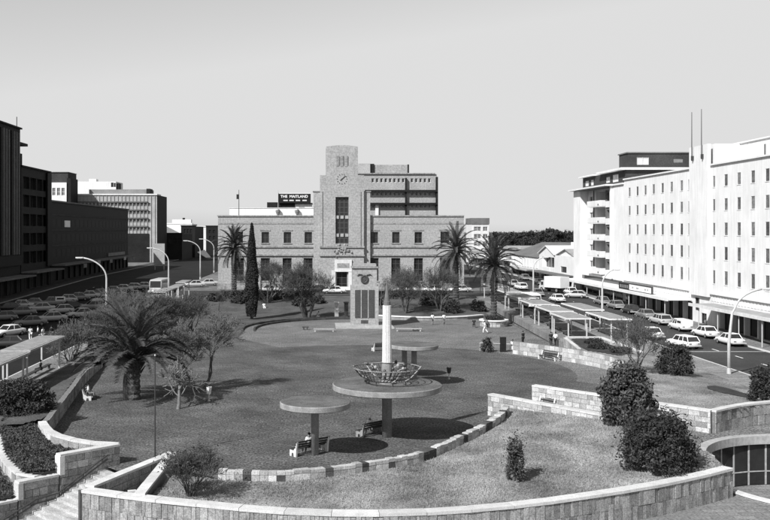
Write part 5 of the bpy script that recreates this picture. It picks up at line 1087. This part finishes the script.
# ================================================================ VEGETATION
def frond_mesh(elev, L, seed, droop=1.0, leaf=.5, nleaf=44, wl_=.045):
    r = random.Random(seed); mb = MB(); pts = []; p = Vector((0, 0, 0)); a = rad(elev); st = L / 14
    for i in range(15):
        pts.append(p.copy()); p = p + Vector((math.cos(a), 0, math.sin(a))) * st; a -= rad(droop * (3.2 + 5.4 * i / 14) * (1.0 if elev < 60 else .8)); a = max(a, rad(-88))
    mb.tube(pts, [.06 * (1 - .85 * i / 14) + .008 for i in range(15)], 4)
    for k in range(nleaf):
        t = .1 + .9 * k / (nleaf - 1); f_ = t * 14; i = min(13, int(f_)); q = pts[i].lerp(pts[i + 1], f_ - i); d = (pts[i + 1] - pts[i]).normalized(); up_ = Vector((0, 1, 0)).cross(d) * -1
        l_ = leaf * (.45 + .75 * math.sin(math.pi * min(1, t * .82 + .14))) * r.uniform(.85, 1.1)
        for s in (-1, 1):
            v = (d * .62 + Vector((0, s, 0)) * .72 + up_ * r.uniform(.12, .4)).normalized(); m_ = q + v * l_ * .55; e = q + v * l_ + Vector((0, 0, -.14 * l_)); w_ = d * wl_
            n = len(mb.v); mb.v += [tuple(q - w_ * .6), tuple(q + w_ * .6), tuple(m_ + w_), tuple(e), tuple(m_ - w_)]; mb.f.append((n, n + 1, n + 2, n + 3, n + 4))
    me = mb.mesh('frond'); me.materials.append(M_palm); return me
def palm(label, loc, z_crown, L, N, seed, trunk_r, twin=False, leaf=.5, low=-55, classes=None):
    r = random.Random(seed); t = thing('palm_tree', label, 'palm tree', loc); h = z_crown - loc[2]
    prof = [(trunk_r * 1.25, -.1)]; n = max(6, int(h / .22))
    for i in range(n + 1):
        z = h * i / n; k = trunk_r * (1 + (.35 * sm((i / n - .75) / .25)) + (.12 if i % 2 else -.04)); prof.append((k, z))
    mb = MB(); mb.lathe(prof, 18, (0, 0, 0), .09); mb.build('trunk', M_palmt, t, local=True)
    if twin:
        mb = MB(); mb.tube([(-.55, .1, 0), (-.62, .12, 1.4), (-.45, .1, h * .9)], [.36, .3, .3], 12); mb.build('side_stem', M_palmt, t, local=True)
    mb = MB()
    for k in range(40):
        a = r.uniform(0, 6.28); z = h + r.uniform(-.9, .1); rr_ = trunk_r * 1.2; mb.tube([(rr_ * math.cos(a), rr_ * math.sin(a), z - .3), ((rr_ + .35) * math.cos(a), (rr_ + .35) * math.sin(a), z + .15)], [.07, .03], 4)
    mb.build('frond_stubs', M_palmt, t, local=True)
    classes = classes or [(86, .75), (72, .9), (58, 1.0), (44, 1.0), (28, 1.0), (10, 1.0), (-12, .9), (low + 15, .7)]; ms = []
    for i, (e, dr) in enumerate(classes): ms += [frond_mesh(e, L * r.uniform(.94, 1.04), seed * 50 + i * 2 + j, dr, leaf) for j in range(2)]
    for k in range(N):
        c = min(7, int(8 * (k / N) ** .95)); o = link('frond', ms[c * 2 + r.randrange(2)], t, None, (0, 0, h + .1 - .06 * c)); s = r.uniform(.88, 1.08); o.rotation_euler = (r.uniform(-.12, .12), r.uniform(-.08, .08), k * 2.39996 + r.uniform(-.25, .25)); o.scale = (s, s, s)
    return t
palm('big palm with thick rough trunk and drooping fronds on the plaza', (-15.3, 78.9, 0), 3.3, 5.3, 58, 1, .5, True, .68, classes=[(86, .8), (78, 1.0), (68, 1.15), (58, 1.2), (48, 1.2), (40, 1.15), (32, 1.1), (24, 1.0)])
palm('tall palm before the left wing of the town hall', ((234 - VX) * 183 / FOC, 183, zs(183)), 11.0, 4.6, 60, 2, .48)
palm('tall palm before the right wing of the town hall', ((456 - VX) * 172 / FOC, 172, zs(172) - .3), 10.6, 5.0, 62, 3, .5)
palm('palm growing out of the round stone planter', (25.9, 140, .95), 9.2, 4.7, 66, 4, .42)
def bare_tree(name, label, loc, h, spread, seed, m_trunk=None, m_twig=None, depth=6, trunk_h=.28, r0=.16, kids=3, cat='tree', group=None, stems=1, lean=0.0, leaves=0, up=.25, minr=.008):
    r = random.Random(seed); t = thing(name, label, cat, loc, 0, group); T, W_ = MB(), MB(); tips = []
    def grow(p, d, l_, rad_, k):
        q = p; pts = [p]; dd = d.copy(); n = 3 if k > 2 else 2
        for i in range(n):
            dd = (dd + Vector((r.gauss(0, .14), r.gauss(0, .14), r.gauss(0, .1) + up * .12))).normalized(); q = q + dd * (l_ / n); pts.append(q)
        rs = [max(minr, rad_ * (1 - .38 * i / n)) for i in range(n + 1)]
        (T if k >= depth - 2 else W_).tube(pts, rs, 7 if k >= depth - 1 else (5 if k > 2 else 3), k < 1)
        if k == 0: tips.append(q); return
        for j in range(kids if k > 1 else kids + (1 if r.random() < .4 else 0)):
            az = r.uniform(0, 6.28); sp_ = spread * r.uniform(.55, 1.2); o = dd.orthogonal().normalized(); o2 = dd.cross(o); nd = (dd + (o * math.cos(az) + o2 * math.sin(az)) * sp_ + Vector((0, 0, up * .5))).normalized()
            st_ = pts[-1] if j < 2 else pts[-2]; grow(st_, nd, l_ * r.uniform(.62, .86), rs[-1] * (.78 if j == 0 else .62), k - 1)
    base_l = h * trunk_h
    for s in range(stems):
        a = 2 * math.pi * s / max(1, stems) + r.uniform(-.4, .4); d = Vector((lean + (math.cos(a) * .45 if stems > 1 else 0), math.sin(a) * .45 if stems > 1 else 0, 1)).normalized()
        grow(Vector((math.cos(a) * .08 * (stems > 1), math.sin(a) * .08 * (stems > 1), -.1)), d, base_l, r0, depth)
    zt = max(v[2] for v in W_.v); k = h / max(.1, zt)
    for B_ in (T, W_): B_.v = [(x * k, y * k, z * k) for x, y, z in B_.v]
    T.build('trunk', m_trunk or M_bark, t, True, local=True); W_.build('crown', m_twig or M_twig, t, local=True)
    if leaves:
        Lm = MB()
        for i in range(leaves):
            p = Vector(r.choice(tips)) * k + Vector((r.gauss(0, .18), r.gauss(0, .18), r.gauss(0, .18))); leaf_quad(Lm, p, r.uniform(.05, .11), r)
        Lm.build('leaves', M_leaf, t, local=True)
    return t
def leaf_quad(mb, p, s, r, out=None):
    n = Vector((r.gauss(0, 1), r.gauss(0, 1), r.gauss(0, .8) + .5))
    if out is not None: n = n * .75 + out
    n = n.normalized() if n.length > 1e-6 else Vector((0, 0, 1)); a = n.orthogonal().normalized(); b = n.cross(a); t = r.uniform(0, 6.28); u = a * math.cos(t) + b * math.sin(t); v = n.cross(u)
    k = len(mb.v); mb.v += [tuple(p - u * s), tuple(p + v * s * .45), tuple(p + u * s), tuple(p - v * s * .45)]; mb.f.append((k, k + 1, k + 2, k + 3))
def shrub(name, label, loc, rx, ry, h, seed, n=7000, leaf=.13, m=None, clumps=46, cat='shrub', base=.05, group=None, spiky=0.0, stem=True):
    r = random.Random(seed); t = thing(name, label, cat, loc, 0, group); mb = MB(); cs = []
    for i in range(clumps):
        a = i * 2.39996; z = (i + .5) / clumps; rr_ = math.sqrt(max(.05, 1 - (z * 1.02 - .12) ** 2 * 1.0)) * r.uniform(.62, 1.0)
        cs.append((Vector((rx * rr_ * math.cos(a) * .8, ry * rr_ * math.sin(a) * .8, h * (base + z * (.86 - base)) * r.uniform(.9, 1.08))), r.uniform(.15, .3), r.uniform(.75, 1.25)))
    for i in range(n):
        c, q, ls = cs[r.randrange(clumps)]; d = Vector((r.gauss(0, 1), r.gauss(0, 1), r.gauss(0, 1))); d.normalize(); p = c + Vector((d.x * rx, d.y * ry, d.z * h * .6)) * q * r.random() ** .4
        if d.z > .2: p += d * (spiky + .2) * r.random() ** 2
        if p.z < .02: p.z = r.uniform(.02, .15)
        leaf_quad(mb, p, leaf * ls * r.uniform(.6, 1.25), r, d * .6)
    mb.build('foliage', m or M_leafd, t, local=True)
    if stem:
        mb = MB()
        for i in range(9):
            a = r.uniform(0, 6.28); c = r.choice(cs)[0]; mb.tube([(.12 * math.cos(a), .12 * math.sin(a), -.05), tuple(c * .45 + Vector((0, 0, .1))), tuple(c * .92)], [.05, .035, .015], 5)
        mb.build('stems', M_bark, t, local=True)
    return t
# shrubs
p = at_f(627, 424, lawn_z); shrub('shrub', 'large upright leafy shrub in front of the pale screen wall', p, 2.1, 2.0, 4.2, 21, 9000, .15, M_leaf, 54)
p = at_f(659, 468, lawn_z); shrub('bush', 'dense wide dark bush on the lawn beside the front wall end', p, 2.45, 2.2, 3.3, 22, 15000, .1, M_leafd, 60, 'bush', .08, None, .3)
p = at_f(515, 481, lawn_z); shrub('shrub', 'small narrow upright shrub alone on the front lawn', p, .6, .6, 2.5, 23, 2600, .085, M_leaf, 26, 'shrub', .05, None, .25)
p = at_f(675, 374, rl_z); shrub('bush', 'rounded dark bush on the raised lawn near the street lamp', p, 1.85, 1.8, 2.7, 24, 7000, .1, M_leafd, 40, 'bush', .05, None, .25)
p = at_f(760, 399, rl_z); shrub('bush', 'dark bush above the corner wall near the sunken court', (33.6, 71.6, rl_z(33.6, 71.6)), 1.35, 1.3, 2.9, 25, 6000, .11, M_leafd, 36, 'bush')
shrub('bush', 'big rounded dark shrub between the left bus shelter and the hedge bed', (-21.7, 68.9, .75), 3.0, 2.3, 2.6, 26, 13000, .12, M_leafd, 60, 'bush')
p = at(487, 352); shrub('shrub', 'small shrub in front of the low rail', p, .75, .7, 1.7, 27, 1600, .1, M_leafd, 20)
shrub('planter_plants', 'dark low plants round the palm in the round planter', (25.9, 140, .95), 1.75, 1.75, .55, 28, 2200, .12, M_leafd, 30, 'plants', .1, None, 0, False)
for px, py, rx, h, s, lab in ((375, 305, 1.6, 1.4, 31, 'low dark bush behind the memorial right side'), (452, 313, 1.9, 2.3, 32, 'dark bush left of the round palm planter'), (540 - 62, 311, 1.7, 1.9, 33, 'dark bush behind the round palm planter'), (300, 306, 1.8, 1.6, 34, 'low dark bush below the wide bare tree'), (268, 300, 2.2, 1.8, 35, 'dark hedge bush before the left wing'), (430, 305, 2.4, 1.5, 36, 'low dark hedge bush before the right wing'), (350 - 32, 303, 1.8, 1.3, 37, 'low dark bush left of the gate posts'), (215, 301, 1.9, 1.5, 38, 'dark bush near the slim bare tree'), (190, 306, 2.2, 1.4, 39, 'dark bush beside the far left bus shelter'), (240, 303, 2.0, 1.3, 40, 'dark bush at the foot of the cypress garden')):
    p = at_f(px, py, far_z); p.z = far_z(p.x, p.y); shrub('bush', lab, p, rx, rx * .8, h, s, 1500, .17, M_leafd, 26, 'bush', group='bushes of the far garden')
for x, y, s in ((31.5, 98.6, 51), (30.2, 102.2, 52), (31.0, 106.5, 53)): shrub('bush', 'low ground covering bush on the darkened lawn behind the rough stone wall', (x, y, rl_z(x, y)), 1.3, 1.2, .6, s, 1500, .11, M_leafd, 24, 'bush', .1, 'low bushes of the dark bed', 0, False)
# hedge beds: ground cover nobody could count
def cover(label, poly, zf, n, seed, h):
    r = random.Random(seed); mb = MB(); xs = [p[0] for p in poly]; ys = [p[1] for p in poly]; k = 0
    while k < n:
        x, y = r.uniform(min(xs), max(xs)), r.uniform(min(ys), max(ys))
        if not inside(poly, x, y): continue
        hh = h * (.55 + .45 * noise.noise((x * 1.3, y * 1.3, seed)) + .2 * noise.noise((x * 4, y * 4, 1))); leaf_quad(mb, Vector((x, y, zf(x, y) + max(.03, hh * r.random() ** .35))), r.uniform(.05, .1), r); k += 1
    o = tag(mb.build('ground_cover', M_leaf), label, 'ground cover'); o['kind'] = 'stuff'
cover('dense leafy ground cover filling the hedge bed inside the curved wall', BEDA, beda_z, 26000, 61, .5); cover('dense leafy ground cover of the lower hedge bed by the stair wall', [p for p in BEDB], lambda x, y: -.75, 16000, 62, .5)
def hedge(label, x0, x1, y, h, seed):
    r = random.Random(seed); t = thing('hedge', label, 'hedge', ((x0 + x1) / 2, y, far_z(0, y)), 0, 'hedges of the far garden'); mb = MB()
    for i in range(int((x1 - x0) * 330)):
        x = r.uniform(x0, x1); a = r.random() ** .5 * r.choice((-1, 1)); z = h * r.random() ** .5 * (1 + .2 * noise.noise((x, seed, 0))); leaf_quad(mb, Vector((x - (x0 + x1) / 2, a * .75, max(.05, z))), r.uniform(.1, .19), r)
    mb.build('foliage', M_leafd, t, local=True); mb = MB(); mb.box(-(x1 - x0) / 2 + .2, (x1 - x0) / 2 - .2, -.4, .4, 0, h * .7); mb.build('branches', M_bark, t, local=True)
hedge('clipped dark hedge along the road before the left wing', -17.5, -.5, 173, 1.5, 301); hedge('clipped dark hedge along the road before the right wing', 9, 24, 173, 1.5, 302)
# cypress
t = thing('cypress_tree', 'very tall narrow dark cypress before the town hall', 'tree', (-10.5, 150.7, .1)); r = random.Random(71); mb = MB()
for i in range(15000):
    z = r.random() ** .9; R_ = 1.08 * (math.sin(math.pi * min(1, (z * .9 + .1)) ** .75) ** .7) * (1 - .25 * z) + .05; a = r.uniform(0, 6.28); lump = 1 + .22 * noise.noise((math.cos(a) * 1.5, math.sin(a) * 1.5, z * 9)); q = R_ * lump * (.55 + .45 * r.random() ** .4)
    leaf_quad(mb, Vector((q * math.cos(a), q * math.sin(a), .35 + z * 14.8)), r.uniform(.1, .2), r, Vector((math.cos(a), math.sin(a), .6)))
mb.build('crown', M_cyp, t, local=True); mb = MB(); mb.tube([(0, 0, -.2), (0, 0, 6), (0, 0, 13)], [.24, .17, .05], 8); mb.build('trunk', M_bark, t, local=True)
# bare trees
p = at(307, 318, .1); bare_tree('bare_tree', 'wide spreading bare tree left of the memorial', p, 9.4, .62, 81, M_bark, M_twig, 7, .17, .24, 3, leaves=5000, stems=3)
p = at_f(405, 313, far_z); bare_tree('bare_tree', 'bare tree with many slanting stems right of the memorial', p, 8.4, .6, 82, M_bark, M_twig, 6, .22, .17, 3, stems=6, leaves=3500)
p = at_f(440, 311, far_z); bare_tree('bare_tree', 'rounded bare tree between the memorial and the tall palm', p, 8.4, .6, 83, M_bark, M_twig, 6, .22, .17, 3, stems=5, leaves=3500)
p = at_f(268, 303, far_z); bare_tree('bare_tree', 'bare tree beside the cypress before the left wing', p, 8.0, .6, 84, M_bark, M_twig, 6, .22, .16, 3, stems=5, leaves=3000)
p = at_f(219, 320, far_z); bare_tree('bare_tree', 'slim young bare tree left of the cypress', p, 5.6, .5, 85, M_bark, M_twig, 5, .32, .09, 3)
p = at_f(340 + 42, 309, far_z); bare_tree('bare_tree', 'small bare tree peeping out behind the memorial', p, 6.0, .55, 86, M_bark, M_twig, 5, .26, .13, 3, stems=2, leaves=300)
p = at(201, 391); bare_tree('bare_tree', 'fine twigged pale bare tree behind the pruned tree', p, 7.0, .62, 87, M_bark, M_twigl, 7, .22, .13, 3, minr=.01, stems=2, leaves=1200)
p = at(178, 409); bare_tree('pruned_tree', 'pollarded tree with pale knobbly branches beside the big palm', p, 4.0, 1.4, 88, M_barkl, M_barkl, 4, .42, .17, 4, minr=.03, up=.1)
p = at_f(637, 373, rl_z); bare_tree('bare_tree', 'vase shaped bare tree on the raised lawn by the street', p, 5.6, .5, 89, M_barkl, M_twig, 6, .24, .1, 3, stems=4, leaves=900)
p = at(190, 496, 0); bare_tree('bare_shrub', 'bare many stemmed shrub behind the front wall by the triangular planter', p, 2.9, .5, 90, M_bark, M_twig, 5, .3, .05, 3, cat='shrub', stems=13, minr=.008, leaves=900)
for i, (x, y, h, lab) in enumerate(((-23.3, 103, 4.6, 'bare twiggy bush at the left lawn edge nearest the big palm'), (-24.0, 111, 5.0, 'bare twiggy bush behind the first curved lamp'), (-22.6, 120, 5.2, 'bare twiggy bush beside the first curved lamp'), (-21.4, 129, 5.0, 'bare twiggy bush before the far left bus shelter'), (-20.2, 113, 4.2, 'low bare twiggy bush in front of the left hedge'), (-25.2, 97, 4.2, 'bare twiggy bush by the end of the left bus shelter'), (-19.5, 121, 5.6, 'wide bare bush between the left hedge and the memorial steps'), (-22.2, 107, 5.4, 'wide bare bush right behind the big palm'), (-17.5, 131, 5.0, 'bare bush near the slim young bare tree'), (-23.5, 116, 6.2, 'tallest bare bush of the left lawn edge'))):
    bare_tree('bare_bush', lab, (x, y, .3 if x < -20.5 else 0), h * 1.15, .6, 100 + i, M_bark, M_twigl if i % 2 else M_twig, 6, .24, .075, 3, cat='bush', group='bare bushes along the left lawn', stems=7, minr=.009, leaves=2600)
# far tree line
def far_tree(label, x, y, rx, h, seed):
    r = random.Random(seed); t = thing('broadleaf_tree', label, 'tree', (x, y, 2.5), 0, 'trees on the skyline'); mb = MB(); cs = [(Vector((r.uniform(-.75, .75) * rx, r.uniform(-.5, .5) * rx, h * r.uniform(.35, .85))), r.uniform(.25, .45)) for _ in range(18)]
    for i in range(1500):
        c, q = r.choice(cs); d = Vector((r.gauss(0, 1), r.gauss(0, 1), r.gauss(0, .8))).normalized(); leaf_quad(mb, c + d * rx * q * r.random() ** .4, r.uniform(.45, .9), r, d)
    mb.build('crown', M_far, t, local=True); mb = MB(); mb.tube([(0, 0, -.5), (0, 0, h * .6)], [.5, .25], 7); mb.build('trunk', M_bark, t, local=True)
TN = ('tallest rounded tree on the skyline', 'broad dark tree on the skyline', 'dark pointed tree on the skyline', 'low dark tree on the skyline')
for i, (px, py, w_) in enumerate(((496, 236, 9), (508, 233, 8), (519, 233, 9), (530, 235, 9), (541, 231, 9), (549, 226.5, 7), (557, 227.5, 8), (566, 234, 9), (574, 235, 8), (585, 238, 9), (490, 239, 8), (524, 238, 8), (500, 242, 9), (512, 241, 9), (526, 241, 9), (538, 240, 9), (552, 238, 9), (563, 239, 9), (576, 240, 9), (484, 241, 8), (532, 234, 7), (513, 237, 7), (488, 231.5, 10), (501, 230.5, 10), (514, 231, 10), (527, 230.5, 10), (538, 230, 10), (560, 229.5, 10), (571, 230, 10), (583, 231, 10))):
    d = (480 if i < 12 else 430 if i < 22 else 600) + 25 * (i % 3); far_tree('tallest rounded tree on the skyline beyond the low shops' if i == 5 else 'tree of the lower front row of the skyline trees' if 12 <= i < 22 else 'tree of the farthest row of the skyline trees' if i >= 22 else 'broad dark tree of the middle row on the skyline', (px - VX) * d / FOC, d, w_ * d / FOC * .95, CAM_H - (py - VY) * d / FOC - 2.5, 200 + i)

# ================================================================ PEOPLE
def skin_mesh(verts, edges, root, sub=1):
    me = bpy.data.meshes.new('b'); me.from_pydata([v[0] for v in verts], edges, []); o = bpy.data.objects.new('b', me); col.objects.link(o)
    md = o.modifiers.new('s', 'SKIN'); md.use_smooth_shade = True
    for i, v in enumerate(verts): me.skin_vertices[0].data[i].radius = v[1]; me.skin_vertices[0].data[i].use_root = (i == root)
    if sub: o.modifiers.new('u', 'SUBSURF').levels = sub
    dg = bpy.context.evaluated_depsgraph_get(); r = bpy.data.meshes.new_from_object(o.evaluated_get(dg)); bpy.data.objects.remove(o); return r
def pose(kind):
    """Joint positions, facing +Y."""
    J = {}
    if kind == 'sit': P0 = Vector((0, 0, .55)); lean = -.06
    else: P0 = Vector((0, 0, .95)); lean = .0 if kind == 'stand' else .05
    def T(x, y, z): return Vector((x, y + lean * z * 1.2, z)) + P0
    J['pelvis'] = P0; J['spine'] = T(0, 0, .2); J['chest'] = T(0, 0, .4); J['neck'] = T(0, 0, .55); J['head'] = T(0, .015, .63); J['crown'] = T(0, .02, .73); J['nose'] = T(0, .105, .655)
    for s, n in ((-1, 'l'), (1, 'r')):
        J['sh' + n] = T(s * .18, 0, .48)
        if kind == 'sit': J['el' + n] = T(s * .24, .02, .2); J['wr' + n] = T(s * .14, .24, .1); J['ha' + n] = T(s * .12, .32, .06); fd_ = Vector((-s * .2, 1, -.3)).normalized()
        else:
            sw_ = (s * .22 if kind == 'walk' else 0); J['el' + n] = T(s * .23, sw_ * .5 - .01, .2); J['wr' + n] = T(s * .25, sw_ + .05, -.03); J['ha' + n] = T(s * .25, sw_ + .08, -.11); fd_ = Vector((0, .25, -1)).normalized()
        side = Vector((1, 0, 0)) if kind != 'sit' else Vector((1, .2, 0))
        for k in range(4): J['f%d%s' % (k, n)] = J['ha' + n] + fd_ * (.085, .1, .095, .075)[k] + Vector((0, (k - 1.5) * .022, 0)) if kind != 'sit' else J['ha' + n] + fd_ * (.085, .1, .095, .075)[k] + Vector(((k - 1.5) * .022, 0, 0))
        J['th' + n] = J['ha' + n] + fd_ * .03 + (Vector((0, .05, .0)) if kind != 'sit' else Vector((-s * .05, 0, .01)))
        J['hi' + n] = T(s * .1, 0, -.04)
        if kind == 'sit': J['kn' + n] = P0 + Vector((s * .13, .44, .0)); J['an' + n] = P0 + Vector((s * .13, .46, -.46)); J['to' + n] = P0 + Vector((s * .14, .62, -.51))
        else:
            st_ = -s * .26 if kind == 'walk' else .02 * s; J['kn' + n] = P0 + Vector((s * .11, st_ * .6 + .05, -.45)); J['an' + n] = P0 + Vector((s * .11, st_ - (.03 if st_ >= 0 else .12), -.86 + (.06 if st_ < -.1 else 0))); J['to' + n] = J['an' + n] + Vector((s * .015, .16, -.055))
    return J
BODY = {}
def person_meshes(kind):
    if kind in BODY: return BODY[kind]
    J = pose(kind); R_ = dict(pelvis=(.15, .11), spine=(.13, .095), chest=(.165, .11), neck=(.055, .055), head=(.075, .085), crown=(.06, .07), nose=(.014, .014)); E = [('pelvis', 'spine'), ('spine', 'chest'), ('chest', 'neck'), ('neck', 'head'), ('head', 'crown'), ('head', 'nose')]
    for n in 'lr':
        R_.update({'sh' + n: (.06, .06), 'el' + n: (.044, .044), 'wr' + n: (.03, .03), 'ha' + n: (.035, .022), 'th' + n: (.01, .01), 'hi' + n: (.088, .088), 'kn' + n: (.062, .062), 'an' + n: (.042, .042), 'to' + n: (.04, .03)}); R_.update({'f%d%s' % (k, n): (.008, .008) for k in range(4)})
        E += [('chest', 'sh' + n), ('sh' + n, 'el' + n), ('el' + n, 'wr' + n), ('wr' + n, 'ha' + n), ('ha' + n, 'th' + n), ('pelvis', 'hi' + n), ('hi' + n, 'kn' + n), ('kn' + n, 'an' + n), ('an' + n, 'to' + n)] + [('ha' + n, 'f%d%s' % (k, n)) for k in range(4)]
    def make(keys, grow):
        ks = [k for k in R_ if k in keys]; ix = {k: i for i, k in enumerate(ks)}; return skin_mesh([(J[k], (R_[k][0] + grow, R_[k][1] + grow)) for k in ks], [(ix[a], ix[b]) for a, b in E if a in ix and b in ix], ix['pelvis'])
    body = make(set(R_), 0); shirt = make({'pelvis', 'spine', 'chest', 'shl', 'shr', 'ell', 'elr'}, .022); tr = make({'pelvis', 'hil', 'hir', 'knl', 'knr', 'anl', 'anr'}, .02)
    hd = J['head'].lerp(J['crown'], .62); mb = MB(); mb.ell((hd.x, hd.y - .018, hd.z + .025), (.088, .1, .088), 12, 8); hair = mb.mesh('hair', (0, 0, 0), True)
    BODY[kind] = (body, shirt, tr, hair); return BODY[kind]
PC = 0
def person(kind, label, loc, rz, shirt, trousers, skin=None, hair=None, scale=1.0):
    t = thing('person', label, 'person', loc, rz, 'people in the square'); t.scale = (scale,) * 3; b = link('body', None, t) if False else None
    for nm, me, m_ in zip(('body', 'shirt', 'trousers', 'hair'), person_meshes(kind), (skin or M_skin, shirt, trousers, hair or M_hair)):
        if not me.materials: me.materials.append(m_)
        o = link(nm, me, t); o.material_slots[0].link = 'OBJECT'; o.material_slots[0].material = m_
    return t
def on_bench(c, rz, dx): return (c[0] + math.cos(rz) * dx, c[1] + math.sin(rz) * dx, 0)
x, y, _ = on_bench((-.55, 59.75), rad(38), -.05); person('sit', 'person in a white shirt sitting on the bench by the smallest disc column', (x - .0, y, 0), rad(38), M_clw, M_cld)
x, y, _ = on_bench((3.75, 65.3), rad(42), -.3); person('sit', 'person in pale top sitting on the shaded bench by the largest disc column', (x, y, 0), rad(42), M_clw, M_clg, M_skin, M_clw)
x, y, _ = on_bench((-19.1, 79.2), rad(-85), .1); person('sit', 'person in light clothes sitting on the bench by the dark curved wall', (x, y, 0), rad(-85), M_clw, M_clg)
p = at(485, 333.5); person('walk', 'person in white walking across the light paving before the palm planter', p, rad(70), M_clw, M_clw)
p = at(551, 346); person('stand', 'person in dark clothes standing beside the white dressed companion by the shelters', p, rad(10), M_cld, M_cld); p = at(555.5, 346.5); person('walk', 'person in a white top and dark trousers walking beside the dark dressed companion', p, rad(-30), M_clw, M_cld)
p = at(512.5, 351); person('sit', 'person in white sitting at the end of the rough stone wall', (p.x, p.y, 0), rad(150), M_clw, M_clw); p = at(523, 345); person('stand', 'person in dark clothes standing behind the rough stone wall', p, rad(40), M_cld, M_cld)
for px, py, a, lab in ((432.5, 325, 20, 'person in white standing by the low white capped wall'), (444, 325, 200, 'person in white standing near the palm planter end of the low wall')): p = at(px, py); person('stand', lab, p, rad(a), M_clw, M_clg)
for px, lab in ((474, 'person in dark clothes sitting on the left of the round palm planter'), (486, 'person with pale top sitting before the round palm planter')): p = at(px, 327.5); person('sit', lab, (p.x, p.y, .0), rad(170), M_cld if px < 480 else M_clg, M_cld)
p = at_f(264, 308, far_z); person('sit', 'person in white sitting on the lawn below the cypress', (p.x, p.y, far_z(p.x, p.y) - .35), rad(200), M_clw, M_clw); p = at(309.5, 318, .0); person('sit', 'person in white sitting at the foot of the wide bare tree', (p.x, p.y, -.3), rad(190), M_clw, M_clg); p = at(318.5, 317.6, 0); person('sit', 'person in grey sitting beside the wide bare tree', (p.x, p.y, -.3), rad(160), M_clg, M_clw)
for px, py, a, sh, trs, lab in ((30.5, 341, 30, M_clw, M_clw, 'person in white standing behind the left bus shelter roof'), (38, 340, 100, M_clw, M_clg, 'person in white shirt in the middle of the group behind the left bus shelter'), (43, 341.5, 250, M_clw, M_clw, 'shorter person in white beside the group behind the left bus shelter'), (51.5, 340, 40, M_cld, M_clg, 'person in dark top at the edge of the group behind the left bus shelter')):
    p = ats(px, py); p.z += .01; person('stand', lab, p, rad(a), sh, trs)
person('sit', 'person in dark clothes sitting under the left bus shelter', (-25.8, 88.3, .68), rad(90), M_cld, M_cld)
for x, y, a, lab in ((30.6, 125, 200, 'person in dark clothes waiting under the second bus shelter'), (31.2, 118, 100, 'person in pale shirt waiting under the nearest right bus shelter'), (30.5, 134, 60, 'person in dark clothes waiting under the third bus shelter')): person('stand', lab, (x, y, zs(y) + .13), rad(a), M_clg if 'pale' in lab else M_cld, M_cld)
for px, a, lab in ((700, 20, 'person in dark clothes on the shop pavement by the entrance bay'),): person('walk', lab, (51.0, 125, .75), rad(a), M_clg, M_cld)
person('walk', 'person in light shirt walking under the long white canopy', (51.4, 158, zs(158) + .13), rad(5), M_clw, M_cld)
for im in list(bpy.data.meshes):
    if im.users == 0: bpy.data.meshes.remove(im)
